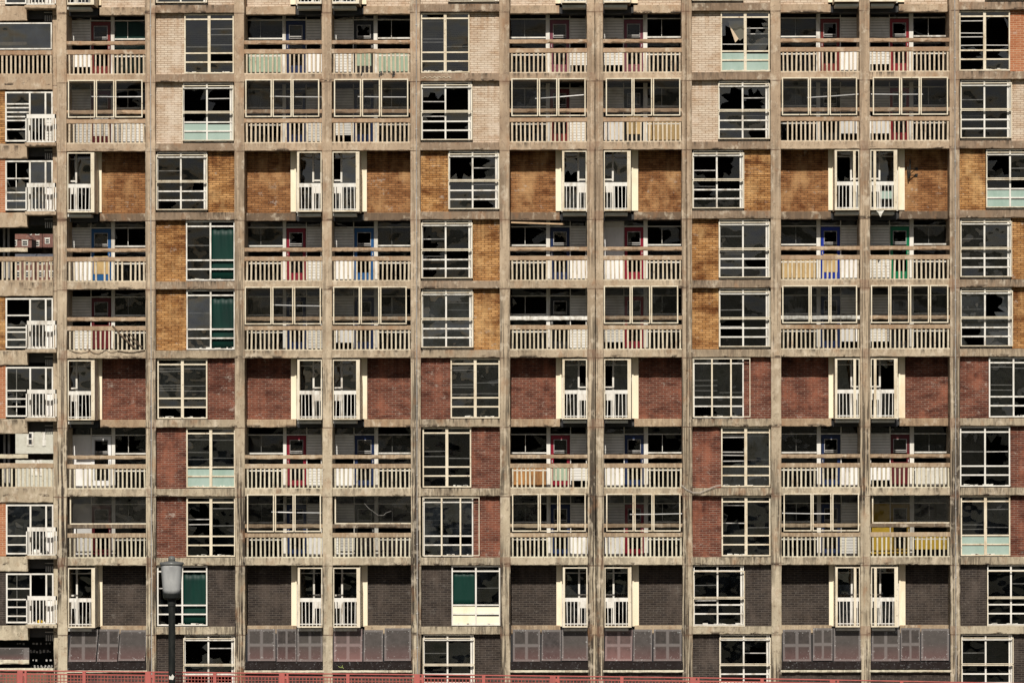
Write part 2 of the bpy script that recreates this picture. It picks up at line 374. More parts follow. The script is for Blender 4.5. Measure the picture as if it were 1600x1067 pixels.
t.base(t.mix(t.ramp(t.noise(.15, detail=6), .4, .65), (.045, .065, .022), (.12, .11, .07))); MT['grass'] = t.m
struct(g.build('ground', 'grass', smooth=False))
t = NT('asphalt')
t.base(t.mix(t.noise(3, detail=5), (.04, .04, .04), (.065, .06, .058))); MT['asphalt'] = t.m
struct(MB().poly([(-60, -86, 4.754), (60, -86, 4.754), (60, -72.2, 4.754), (-60, -72.2, 4.754)], [(0, 1, 2, 3)]).build('path', 'asphalt'))
t = NT('forecourt_paving')
t.base(t.mix(t.noise(2, detail=5), (.16, .14, .12), (.24, .21, .18))); MT['paving'] = t.m
struct(MB().poly([(-60, -14, .004), (60, -14, .004), (60, .2, .004), (-60, .2, .004)], [(0, 1, 2, 3)]).build('pavement', 'paving'))

# ------------------------------------------------------------------ the main block
COLS = [(90, 105), (228, 243.5), (367, 382.5), (503.8, 519.3), (642, 657.5), (781.3, 797), (918, 943.3), (1066, 1081.8), (1205, 1220.7), (1344, 1359.8), (1484.5, 1500), (1626, 1642)]
SPLIT = {1: .55, 4: .62, 6: .5, 7: .45, 10: .55}
BAYS = {i: (COLS[i][1], COLS[i + 1][0]) for i in range(11)}
KIND = {0: 'L', 1: 'W', 2: 'R', 3: 'L', 4: 'W', 5: 'R', 6: 'L', 7: 'W', 8: 'R', 9: 'L', 10: 'W'}
BLK = thing('apartment_block', 'long run-down concrete-framed apartment block with brick panels and recessed balconies, filling the view', 'building', (0, 0, 0))
ZT, ZB = Z(-92), 0.0
marks = [Z(T(k) - 6) for k in range(0, 11)]
for i, (a, b) in enumerate(COLS):
    m = MB(); x0, x1 = X(a), X(b)
    if i in SPLIT:
        s = SPLIT[i]; xm = x0 + (x1 - x0) * s
        m.pillar(x0, xm - .013, -.03, 1.72, ZB, ZT, marks); m.pillar(xm + .013, x1, -.035, 1.72, ZB, ZT, marks)
    else: m.pillar(x0, x1, -.03, 1.72, ZB, ZT, marks)
    m.build('column', 'pillar_joint' if i in (1, 4, 6, 7, 10) else 'pillar', BLK)
# downpipes in the joints
for i in (1, 4, 7, 10):
    a, b = COLS[i]; xm = X(a + (b - a) * SPLIT[i]); m = MB()
    m.tube([(xm, -.045, ZB), (xm, -.045, ZT)], .016, 6)
    for k in range(0, 11):
        for f in (20, 75): m.box(xm - .03, xm + .03, -.065, -.03, Z(T(k) + f) - .02, Z(T(k) + f) + .02)
    m.build('downpipe', 'greyframe' if i != 7 else 'cdark', BLK)

BXL, BXR = X(90), X(1642)
def deckrow(k): return k in (1, 4, 7)
def glazedrow(k): return k in (2, 5, 8)
def boxrow(k): return k in (0, 3, 6, 9)
# beams under each storey k (top T+96, bottom T(k+1))
for k in range(-1, 10):
    z1, z0 = Z(T(k) + 96), Z(T(k + 1))
    for i in BAYS:
        x0, x1 = X(BAYS[i][0]) - .02, X(BAYS[i][1]) + .02
        if KIND[i] != 'W' and boxrow(k): continue
        MB().beam(x0, x1, 0.0 + random.uniform(0, .008), .34, z0, z1).build('beam', ('beam_dark' if k < 5 else 'beam_mid') if KIND[i] == 'W' else 'conc', BLK)
        if k == -1: pass
# floor slabs, party walls, rear wall, roof: the dark rooms behind the openings
for k in range(-1, 11):
    zt, zb = Z(T(k) + 97.5), Z(T(k + 1) - 1.5)
    if k == 10: continue
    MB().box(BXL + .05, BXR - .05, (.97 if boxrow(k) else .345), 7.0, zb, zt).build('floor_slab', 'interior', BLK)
for i, (a, b) in enumerate(COLS):
    m = MB(); zz = [Z(T(k) + 97.2) for k in range(-1, 10)]
    for k in range(-1, 10):
        hi = Z(T(k + 1) - 1.2); lo = Z(T(k + 1) + 97.2) if k < 9 else .02
        m.box(X(a) + .06, X(b) - .06, 1.73, 7.0, lo, hi)
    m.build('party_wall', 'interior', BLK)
MB().box(BXL, BXR, 7.02, 7.3, 0, ZT).build('rear_wall', 'dark_brick', BLK)
MB().box(BXL - .1, BXR + .1, -.12, 7.4, ZT + .002, ZT + .3).build('roof', 'conc', BLK)

BRK = {0: 'cream_brick', 1: 'cream_brick', 2: 'cream_brick', 3: 'ochre_brick', 4: 'ochre_brick', 5: 'ochre_brick', 6: 'red_brick', 7: 'red_brick', 8: 'red_brick', 9: 'dark_brick', 10: 'dark_brick'}
YB = .95      # plane of the recessed brick walls
YD = 1.55     # plane of the walls behind the open decks

# ---- window bays
# per (bay,row): (variant, x0, x1, options)
WIN = {
 (1, 0): ('2', 245, 325, {}), (4, 0): ('2', 701, 781, {}), (7, 0): ('2', 1083, 1163, {}), (10, 0): ('2', 1541, 1622, {}),
 (1, 1): ('1', 288.5, 366, dict(bars=[(1, 24), (1, 33), (1, 49), (0, 52)], thick=1, lite=1)),
 (1, 2): ('2', 285.5, 366, dict(low='mint', bars=[(1, 25)], br=.9)),
 (1, 3): ('2', 244.5, 325, dict(bars=[(0, 30)], br=.3)),
 (1, 4): ('1', 290.5, 367, dict(green=1, bars=[(0, 39)])),
 (1, 5): ('1', 291, 367, dict(green=1, bars=[(0, 37)])),
 (1, 6): ('1', 245.5, 323.5, dict(thick=1, bars=[(0, 16), (0, 20), (0, 42), (0, 46), (0, 50), (1, 16), (1, 43), (1, 51)], br=.1)),
 (1, 7): ('1', 290.5, 367, dict(thick=1, low='mint', bars=[(0, 14), (0, 19), (0, 39), (0, 50), (1, 20), (1, 48)], br=.4)),
 (1, 8): ('1', 290.5, 367, dict(thick=1, bars=[(0, 36), (0, 44), (1, 19), (1, 46)], br=.3)),
 (1, 9): ('1', 244.5, 323, dict(green=1, bars=[(0, 36)], br=.6, nobottomframe=0)),
 (1, 10): ('2', 286, 367, dict(bars=[(1, 22)], br=.4)),
 (4, 1): ('1', 658.5, 734.5, dict(thick=1, bars=[(0, 14), (0, 41), (0, 46), (1, 53)], br=.6)),
 (4, 2): ('2', 658.5, 739, dict(bars=[(0, 31), (0, 54)], br=.7)),
 (4, 3): ('2', 701, 781, dict(bars=[(1, 27), (1, 53), (1, 56)], br=.8)),
 (4, 4): ('2', 658.5, 739, dict(bars=[(0, 30), (0, 57)], br=.4)),
 (4, 5): ('2', 658.5, 740, dict(bars=[(1, 22), (1, 33), (1, 48), (1, 57)], br=.2)),
 (4, 6): ('1', 704, 781, dict(thick=1, bars=[(0, 15), (0, 19), (0, 42), (0, 46), (0, 57), (1, 14), (1, 39), (1, 56)])),
 (4, 7): ('1', 660, 736, dict(thick=1, bars=[(0, 12), (0, 38), (0, 46), (1, 49)], br=.3)),
 (4, 8): ('3', 660, 749, dict(bars=[(0, 17), (0, 38), (0, 45), (1, 50)])),
 (4, 9): ('1', 705, 781, dict(green=2, low='creamboard', bars=[(1, 36)])),
 (4, 10): ('2', 660, 741, dict(bars=[(0, 30)])),
 (7, 1): ('1', 1127.5, 1204, dict(thick=1, low='mint', torn=1, bars=[(1, 26), (1, 35), (0, 51), (1, 51)], br=.5)),
 (7, 2): ('2', 1123, 1204, dict(bars=[(1, 27), (1, 55)], br=.7)),
 (7, 3): ('2', 1082.5, 1163.5, dict(bars=[(0, 32), (0, 57)], br=.7)),
 (7, 4): ('2', 1123.5, 1204, dict(bars=[(0, 27), (0, 51), (0, 55)], br=.4)),
 (7, 5): ('2', 1123.5, 1204, dict(bars=[(0, 34), (0, 60)], br=.4)),
 (7, 6): ('3', 1082.5, 1172.5, dict(bars=[(0, 36), (0, 44), (0, 52), (1, 55)])),
 (7, 7): ('1', 1127, 1204, dict(thick=1, bars=[(0, 14), (0, 17), (0, 40), (0, 45), (0, 54), (1, 15), (1, 52)])),
 (7, 8): ('1', 1127.5, 1204, dict(thick=1, bars=[(0, 15), (0, 43), (1, 50)])),
 (7, 9): ('2', 1082.5, 1163.5, dict(bars=[(0, 32), (0, 56)], dy=4)),
 (7, 10): ('2', 1123.5, 1204, dict(bars=[(1, 30)], br=.4)),
 (10, 1): ('1', 1500.5, 1580, dict(thick=1, bars=[(0, 16), (0, 35), (0, 41), (0, 54), (1, 54)], br=.8)),
 (10, 2): ('2', 1501.5, 1582, dict(bars=[(0, 31), (0, 56)], br=.2)),
 (10, 3): ('2', 1541.5, 1622, dict(low='mint', bars=[(1, 30)], br=.4)),
 (10, 4): ('2', 1501, 1582, dict(bars=[(0, 32), (0, 56)])),
 (10, 5): ('2', 1501, 1583, dict(bars=[(0, 34), (0, 60)], br=.7)),
 (10, 6): ('1', 1546, 1623, dict(bars=[(0, 16), (0, 44), (0, 52), (1, 18)])),
 (10, 7): ('1', 1500.5, 1579, dict(bars=[(0, 40), (1, 40)])),
 (10, 8): ('1', 1501.5, 1579, dict(thick=1, low='mint', bars=[(0, 46), (0, 53), (1, 22), (1, 50)])),
 (10, 9): ('2', 1542, 1622, dict(bars=[(1, 30)], dy=4)),
 (10, 10): ('2', 1501.5, 1583, dict(bars=[(0, 30)])),
}
WHERE = {1: 'in the left-hand window bay', 4: 'in the centre-left window bay', 7: 'in the centre-right window bay', 10: 'at the right edge'}
YW = .20
def window(bay, k, var, px0, px1, o):
    a, b = BAYS[bay]; t0 = T(k); dy = o.get('dy', 0)
    # brick beside the window
    br = BRK[k]
    if (bay, k) == (10, 1): br = 'orange_brick'
    zb, zt = Z(t0 + 96) - .02, Z(t0) + .02
    y0 = .25; bx1_ = px1 - 10 if var == '3' else px1
    if px0 - a > 3.5: MB().box(X(a) - .02, X(px0), y0, 1.0, zb, zt).build('brick_panel', br, BLK)
    if b - bx1_ > 3: MB().box(X(bx1_), X(b) + .02, y0, 1.0, zb, zt).build('brick_panel', br, BLK)
    # inner window
    top, bot = t0 + 1, t0 + 94.5
    ix0, ix1 = X(px0), X(px1)
    if var == '2': ix0, ix1 = X(px0 + 1), X(px1 - 1.5)
    if var == '3': ix0, ix1 = X(px0 + 1), X(px1 - 10)
    f = MB(); w_ = .05
    f.frame(ix0, ix1, YW - .05, YW + .05, Z(bot), Z(top), w_ if var != '2' else .04)
    sidew = .0
    if var == '2':                         # thicker jamb on one side
        f.box(ix1 - .13, ix1 - .06, YW - .02, YW + .04, Z(bot), Z(top)); sidew = .09
    if var == '3': f.box(ix0 + (ix1 - ix0) * .36, ix0 + (ix1 - ix0) * .36 + .05, YW, YW + .05, Z(bot), Z(top))
    xm = (ix0 + ix1 - sidew) / 2; mw = .055 if o.get('thick') else .032
    if var == '3': mw = 0.001
    if mw > .01: f.box(xm - mw, xm + mw, YW - .055, YW + .052, Z(bot) + .03, Z(top) - .03)
    rows = [t0 + 9.5, t0 + 62.5, t0 + 76.5]
    for r in rows:
        f.box(ix0 + .02, ix1 - .02, YW - .04, YW + .04, Z(r + 1.1), Z(r - 1.1))
    win = f.build('window', 'cream' if (o.get('thick') and var == '1') else 'white', BLK)
    # glass
    gl = MB(); cells = [(top, rows[0]), (rows[0], rows[1]), (rows[1], rows[2]), (rows[2], bot)]
    if var == '2': cells = [(top, rows[0]), (rows[0], t0 + 47), (t0 + 47, rows[1]), (rows[1], rows[2]), (rows[2], bot)]
    for (u, v_) in cells:
        for (c0, c1) in ((ix0 + .03, xm), (xm, ix1 - .03)):
            if o.get('low') and u >= rows[1]: continue
            if o.get('green') and (c0 < xm - .02) == (o['green'] == 2): continue
            gl.pane(c0, c1, YW + .01, Z(v_), Z(u), o.get('br', .15) * (1 if v_ - u > 20 else .5))
    gl.build('glass', random.choice(['glass', 'glass', 'glass_b', 'glass_c']), win)
    if o.get('low'):
        p = MB()
        for (u, v_) in cells[-2:]:
            for (c0, c1) in ((ix0 + .03, xm - .01), (xm + .01, ix1 - .03)): p.box(c0, c1, YW + .005, YW + .03, Z(v_ - 1.2), Z(u + random.uniform(1, 4)))
        p.build('spandrel_panel', o['low'], win)
    bars = MB()
    for side, r in o.get('bars', []):
        c0, c1 = ((ix0 + .05, xm - .04), (xm + .04, ix1 - .05))[side]
        q = random.uniform(-.012, .012)
        bars.box(c0, c1, YW + .10, YW + .13, Z(t0 + r + .8), Z(t0 + r - .6), q)
    if bars.v: bars.build('glazing_bar', 'thin', win)
    # rubble on the sill
    rb = MB()
    for _ in range(7):
        q = random.uniform(ix0 + .05, ix1 - .15); h = random.uniform(.01, .05)
        rb.box(q, q + random.uniform(.04, .25), YW - .03, YW + .03, Z(bot) + .045, Z(bot) + .05 + h, random.uniform(-.1, .1))
    rb.build('sill_debris', 'greyboard', win)
    if var == '2':
        s = MB(); s0, s1 = X(px0), X(px1); zt2, zb2 = Z(t0 + 5.5 + dy), Z(t0 + 92 + dy); zm = Z(t0 + 47.5 + dy)
        r = random.uniform(-.004, .004)
        for (u, v_) in ((zm + .012, zt2), (zb2, zm - .012)):
            s.frame(s0, s1, -.015, .03, u, v_, .033)
        s.build('storm_frame', 'cream', win)
        st = MB(); st.box(s0 + .02, s1 - .02, .03, .15, zb2 - .02, zb2 + .005); st.build('sill', 'cdark', win)
    if var == '3':
        s = MB(); s0, s1 = X(px0), X(px1)
        xs_ = [s0, s0 + (s1 - s0) * .335, s0 + (s1 - s0) * .665, s1]
        for u, v_ in zip(xs_, xs_[1:]): s.frame(u, v_, -.015, .03, Z(t0 + 93.5), Z(t0 + 2), .03)
        s.build('storm_frame', 'cream', win)
    if o.get('green'):
        side = 0 if o['green'] == 2 else 1
        c0, c1 = ((ix0 + .05, xm - .03), (xm + .03, ix1 - .05))[side]
        n = 14; zz0, zz1 = Z(bot) + .05, Z(rows[0]) - .03
        if o.get('low'): zz0 = Z(rows[1])
        m = MB(); pts = []
        for i in range(n + 1):
            x = c0 + (c1 - c0) * i / n
            for j in range(7):
                pts.append((x, YW + .09 + .02 * math.sin(i * 1.3 + j * .4) * (j / 7) + random.uniform(-.004, .004), zz0 + (zz1 - zz0) * j / 6))
        m.poly(pts, [(i * 7 + j, (i + 1) * 7 + j, (i + 1) * 7 + j + 1, i * 7 + j + 1) for i in range(n) for j in range(6)])
        ob = m.build('green_sheet', 'green', smooth=True)
        md = ob.modifiers.new('thickness', 'SOLIDIFY'); md.thickness = .006
        lab = {(1, 4): 'green sheet hung inside the left-hand window among ochre brick, upper of two stacked', (1, 5): 'green sheet hung inside the left-hand window among ochre brick, lower of two stacked',
               (1, 9): 'green sheet filling the window right of the street lamp head', (4, 9): 'dark green sheet in the window above cream boards, left of centre'}[(bay, k)]
        tag(ob, lab, 'sheet', 'green sheets hung in windows')
    if o.get('torn'):
        z1 = Z(rows[0]) - .04; x1_ = xm - .06; x0_ = ix0 + .12
        pts = [(x0_ + .12, YW + .08, z1), (x1_, YW + .08, z1), (x1_, YW + .08, z1 - .75), (x1_ - .14, YW + .06, z1 - .86), (x0_ + .46, YW + .10, z1 - .70)]
        ob = MB().poly(pts, [(0, 4, 3, 2, 1)]).build('torn_blind', MT['fold_grey'] if 'fold_grey' in MT else 'greyboard')
        md = ob.modifiers.new('thickness', 'SOLIDIFY'); md.thickness = .01
        pts = [(x0_ + .20, YW + .045, z1 - .22), (x0_ + .58, YW + .02, z1 - .80), (x0_ + .45, YW + .05, z1 - .94)]
        fl = MB().poly(pts, [(0, 2, 1)]).build('folded_edge', 'curtain', ob); md = fl.modifiers.new('thickness', 'SOLIDIFY'); md.thickness = .01
        tag(ob, 'torn grey blind with a pale folded edge in a window with mint lower panels', 'blind')
t = NT('grey_blind_cloth'); t.base(t.mix(t.noise(3), (.10, .095, .075), (.16, .15, .12))); MT['fold_grey'] = t.m
for (bay, k), (var, a, b, o) in WIN.items(): window(bay, k, var, a, b, o)
# ground-storey walls below the last windows
for i in BAYS:
    if KIND[i] == 'W':
        MB().box(X(BAYS[i][0]) - .02, X(BAYS[i][1]) + .02, .1, 1.0, 0, Z(T(10) + 96) - .02).build('base_wall', 'cdark', BLK)

# ---- balcony bays
REL = {0: dict(lap=(111, 142), door=(143, 174), post=(174.5, 180), win=(180.5, 228)),
       3: dict(lap=(522, 552.5), door=(554, 585), post=(585, 591), win=(591.5, 642)),
       6: dict(lap=(943.7, 974.5), door=(976, 1006), post=(1006, 1012.5), win=(1012.5, 1066)),
       9: dict(lap=(1360, 1390), door=(1391, 1421.5), post=(1421.5, 1428), win=(1428.5, 1484)),
       2: dict(win=(383, 442.5), post=(442.5, 447.7), door=(448, 478.5), lap=(480, 504)),
       5: dict(win=(797, 854), post=(854, 860), door=(860.4, 890.6), lap=(892, 918)),
       8: dict(win=(1221, 1276), post=(1276.3, 1282.5), door=(1283, 1313), lap=(1314.6, 1344))}
# door colour, lower window fill, lower door board, lap material
DK = {
 (0, 1): ('redbrown', 'green', None, 'lap'), (2, 1): ('navy', 'sage', None, 'lap'), (3, 1): ('black', 'sage', 'sage', 'lap'), (5, 1): ('plum', None, None, 'lap'),
 (6, 1): ('plum', None, None, 'lap'), (8, 1): ('redbrown', None, None, 'lap'), (9, 1): ('red', None, None, 'lap'),
 (0, 4): ('blue', None, 'tanboard', 'lap'), (2, 4): ('crimson', None, None, 'lap'), (3, 4): ('blue', None, None, 'lap'), (5, 4): ('navy', None, None, 'lap'),
 (6, 4): ('crimson', None, None, 'whitewall'), (8, 4): ('royal', 'tanboard', 'tanboard', 'lap'), (9, 4): ('emerald', None, None, 'lap'),
 (0, 7): ('white', None, None, 'whitewall'), (2, 7): ('crimson', None, None, 'lap'), (3, 7): ('navy', None, None, 'lap'), (5, 7): ('crimson', 'orangeboard', 'sage', 'lap'),
 (6, 7): ('navy', None, None, 'lap'), (8, 7): ('navy', None, None, 'lap'), (9, 7): ('maroon', 'greyboard', 'd_maroon', 'lap'),
 (0, 2): ('maroon', 'lap', 'lap', 'lap'), (2, 2): ('navy', None, None, 'lap'), (3, 2): ('navy', None, None, 'lap'), (5, 2): ('redbrown', None, None, 'lap'),
 (6, 2): ('black', 'tanboard', 'tanboard', 'lap'), (8, 2): ('black', None, None, 'lap'), (9, 2): ('red', None, None, 'lap'),
 (0, 5): ('maroon', None, 'd_maroon', 'lap'), (2, 5): ('navy', None, None, 'lap'), (3, 5): ('navy', None, None, 'lap'), (5, 5): ('black', None, None, 'lap'),
 (6, 5): ('crimson', None, None, 'lap'), (8, 5): ('navy', None, None, 'lap'), (9, 5): ('black', None, None, 'lap'),
 (0, 8): ('maroon', None, None, 'whitewall'), (2, 8): ('navy', None, None, 'lap'), (3, 8): ('black', 'plinth', 'plinth', 'lap'), (5, 8): ('navy', None, None, 'lap'),
 (6, 8): ('crimson', None, None, 'lap'), (8, 8): ('navy', None, None, 'lap'), (9, 8): ('ochre', 'yellow', None, 'yellow'),
}
CNAME = {'redbrown': 'red-brown', 'navy': 'navy blue', 'royal': 'royal blue', 'emerald': 'green'}
SCREENS = {
 (0, 2): (107.5, 224, [150.5, 180.5]), (2, 2): (384.5, 500, [426.5, 457.5]), (3, 2): (523, 639, [566, 595.5]), (5, 2): (800, 916, [842.5, 872.5]),
 (6, 2): (947.5, 1064, [990, 1020.5]), (8, 2): (1222.5, 1340, [1265.5, 1296.5]), (9, 2): (1364.5, 1482, [1408, 1438.5]),
 (2, 5): (383, 502, [425.5, 459.5]), (3, 5): (521, 636, [563.5, 594]), (6, 5): (943.8, 1060, [986.5, 1017]), (8, 5): (1222.5, 1339.5, [1266, 1297]), (9, 5): (1361, 1482, [1390.5, 1421.5, 1452.5]),
 (2, 8): (386, 501.5, [429, 459.5]), (5, 8): (800, 915, [842.5, 873]), (6, 8): (947, 1063, [990.5, 1020]), (8, 8): (1224, 1342, [1268.5, 1299.5]),
}
def back_wall(bay, k):
    r = REL[bay]; t0 = T(k); col, wfill, dfill, lapm = DK[(bay, k)]
    zf, zc = Z(t0 + 97, YD) , Z(t0 - 4, YD)
    x = lambda p: X(p, YD)
    # cladding panel beside the door
    a, b = r['lap']; m = MB()
    ztop = t0 + 13 if not (bay == 6 and k == 4) else t0 - 2
    ll = 'scorched yellow wall panel' if (bay, k) == (9, 8) else None
    if lapm == 'lap':
        m.box(x(a), x(b), YD, YD + .05, Z(t0 + 41, YD), Z(ztop, YD)); m.build('cladding_panel', lapm, BLK, ll)
        MB().box(x(a), x(b), YD, YD + .05, Z(t0 + random.choice((94, 93, 93, 84)), YD), Z(t0 + 61, YD)).build('cladding_panel', 'whitewall' if random.random() < .5 else 'lap', BLK, ll)
        MB().box(x(a), x(b), YD - .02, YD + .04, Z(t0 + 43, YD), Z(t0 + 41.3, YD)).build('sill', 'white', BLK)
    else:
        m.box(x(a), x(b), YD, YD + .05, Z(t0 + 94, YD), Z(ztop, YD)); m.build('cladding_panel', lapm, BLK, ll)
    # transom strip: dark lights over door and panel
    m = MB(); A, B = X(BAYS[bay][0], YD) + .0, X(BAYS[bay][1], YD) - .0
    lo, hi = sorted((r['lap'][0], r['door'][1])) if KIND[bay] == 'L' else (r['door'][0], r['lap'][1])
    m.box(A, B, YD - .02, YD + .045, Z(t0 + 12.8, YD), Z(t0 + 11.2, YD))
    m.box(A, B, YD - .01, YD + .045, zf, zf + .06)
    for p in (r['lap'][1] + .5 if KIND[bay] == 'L' else r['lap'][0] - .7, r['lap'][0] if KIND[bay] == 'L' else r['lap'][1] - 2):
        m.box(x(p) - .012, x(p) + .022, YD - .03, YD + .05, zf, zc)
    wa, wb = r['win']
    m.box(x(wa), x(wb), YD - .05, YD + .04, Z(t0 + 42, YD), Z(t0 + 39.8, YD))
    m.box(x(wa), x(wb), YD - .035, YD + .04, Z(t0 + 69, YD), Z(t0 + 67, YD))
    for p in (wa + (wb - wa) * .42,):
        m.box(x(p) - .01, x(p) + .01, YD + .05, YD + .08, Z(t0 + 39, YD), Z(t0 + 13, YD))
    fr = m.build('wall_frame', 'white', BLK)
    pa, pb = r['post']; MB().box(x(pa), x(pb), YD - .035, YD + .06, zf, zc).build('post', 'white', BLK)
    # window
    g = MB(); g.pane(x(wa), x(wb), YD + .02, Z(t0 + 40, YD), Z(t0 + 12.5, YD), .55)
    g.pane(x(wa), x(wb), YD + .02, Z(t0 + 11, YD), zc, .2)
    if not wfill or wfill == 'green': g.pane(x(wa), x(wb), YD + .022, zf + .06, Z(t0 + 42, YD), .3)
    ga, gb = min(lo, r['door'][0]), max(hi, r['door'][1])
    g.pane(x(ga), x(gb), YD + .03, Z(t0 + 11, YD), zc, .2)
    g.build('glass', 'deckglass', fr)
    if wfill and wfill != 'green':
        m = MB(); n = 5; xa, xb = x(wa) + .02, x(wb) - .02
        z1 = Z(t0 + 62, YD)
        cut = Z(t0 + 93, YD) if wfill != 'yellow' else Z(t0 + 84, YD)
        for i in range(n): m.box(xa + (xb - xa) * i / n + .004, xa + (xb - xa) * (i + 1) / n - .004, YD - .03, YD - .005 + random.uniform(0, .01), cut, z1)
        m.build('window_board', wfill, BLK, {'tanboard': 'tan boards over the lower window', 'orangeboard': 'scorched orange-brown boards over the lower window', 'greyboard': 'pale grey boards over the lower window',
                 'yellow': 'yellow panel under the window', 'sage': 'sage green panels under the window', 'lap': 'white tiled panels', 'plinth': 'black boards behind the balusters'}[wfill])
    if wfill == 'green':
        m = MB(); m.box(x(wa), x(wb), YD + .06, YD + .065, Z(t0 + 92, YD), Z(t0 + 14, YD)); m.build('window_lining', 'green', BLK, 'torn dark green lining inside the balcony window')
        # torn hole: dark blot
    # door
    da, db = r['door']; x0, x1 = x(da) + .01, x(db) - .01; zt = Z(t0 + 13.5, YD)
    m = MB(); w1 = .11
    m.box(x0, x0 + w1, YD - .02, YD + .05, zf, zt); m.box(x1 - w1, x1, YD - .02, YD + .05, zf, zt)
    m.box(x0 + w1, x1 - w1, YD - .017, YD + .047, Z(t0 + 19.5, YD), zt)
    m.box(x0 + w1, x1 - w1, YD - .01, YD + .045, zf, Z(t0 + 83, YD))
    label = {'lap': None}.get(col, CNAME.get(col, col) + ' front door')
    door = m.build('door', 'd_' + col, BLK, label)
    m = MB(); m.frame(x0 + w1, x1 - w1, YD - .024, YD + .03, Z(t0 + 41, YD), Z(t0 + 20, YD), .022)
    m.box(x0 + w1 + .03, x1 - w1 - .03, YD - .03, YD + .0, Z(t0 + 38.5, YD), Z(t0 + 37, YD)); m.build('door_trim', 'greyframe', door)
    g = MB(); g.pane(x0 + w1, x1 - w1, YD + .01, Z(t0 + 41, YD), Z(t0 + 20, YD), .4)
    if not dfill: g.pane(x0 + w1, x1 - w1, YD + .01, Z(t0 + 83, YD), Z(t0 + 41, YD), .3)
    g.build('glass', 'deckglass', door)
    if dfill: MB().box(x0 + w1 - .02, x1 - w1 + .02, YD - .03, YD, Z(t0 + (84 if dfill != 'd_maroon' else 94), YD), Z(t0 + 62 if dfill in ('sage',) else t0 + 56, YD)).build('door_board', dfill, door)
    hx = x0 + .05 if KIND[bay] == 'R' else x1 - .05
    MB().box(hx - .015, hx + .015, YD - .06, YD - .02, Z(t0 + 56, YD), Z(t0 + 52, YD)).build('handle', 'greyframe', door)

def deck_floor(bay, k):
    a, b = BAYS[bay]; t0 = T(k)
    MB().box(X(a) + .002, X(b) - .002, .35, YD - .04, Z(t0 + 97.3), Z(t0 + 96.9)).build('deck_floor', 'deckfloor', BLK)  # thin pale layer over the slab, added to bounce sun onto the back wall

def balustrade(bay, k, mat='bal'):
    a, b = BAYS[bay]; t0 = T(k); x0, x1 = X(a), X(b)
    m = MB(); n = 18; sp = (x1 - x0) / n
    for i in range(n):
        xc = x0 + sp * (i + .62) + random.uniform(-.008, .008); w_ = .031 + random.uniform(-.004, .005)
        yo = random.uniform(-.006, .006)
        if random.random() < .012: continue
        m.box(xc - w_, xc + w_, .03 + yo, .13, Z(t0 + 95.2), Z(t0 + 64.5), random.gauss(0, .009))
    m.build('balustrade', mat, BLK)
    MB().beam(x0 - .01, x1 + .01, .012, .15, Z(t0 + 96.6), Z(t0 + 94.6), amp=.005, bites=.02, bite=.01, ch=.006).build('kerb', mat, BLK)
    MB().beam(x0 - .01, x1 + .01, .0, .13, Z(t0 + 64.6), Z(t0 + 57.4), bites=.05, bite=.03).build('handrail', 'rail', BLK)
    um = 'rail'
    if (bay, k) in ((5, 5), (8, 5)): um = 'white'
    if (bay, k) in ((3, 8), (0, 8), (9, 8)): um = 'cdark'
    MB().beam(x0 - .01, x1 + .01, .01, .11, Z(t0 + 49.8), Z(t0 + 43.6), amp=.010, bites=.16, bite=.07).build('handrail', um, BLK)

def glazed(bay, k):
    a, b, divs = SCREENS[(bay, k)]; t0 = T(k); es = [a] + divs + [b]; m = MB(); g = MB()
    top, bot = t0 - 3.5, t0 + 55.5; rot = random.uniform(-.002, .002)
    for i, (u, v_) in enumerate(zip(es, es[1:])):
        x0, x1 = X(u + (.6 if i else 0)), X(v_ - (.6 if i < len(es) - 2 else 0))
        m.frame(x0, x1, -.075, -.035, Z(bot), Z(top), .045, .045)
        if random.random() > .12 : g.pane(x0 + .03, x1 - .03, -.05, Z(bot) + .03, Z(top) - .03, .06)
    s = m.build('balcony_screen', 'cream', BLK); g.build('glass', 'screen', s)

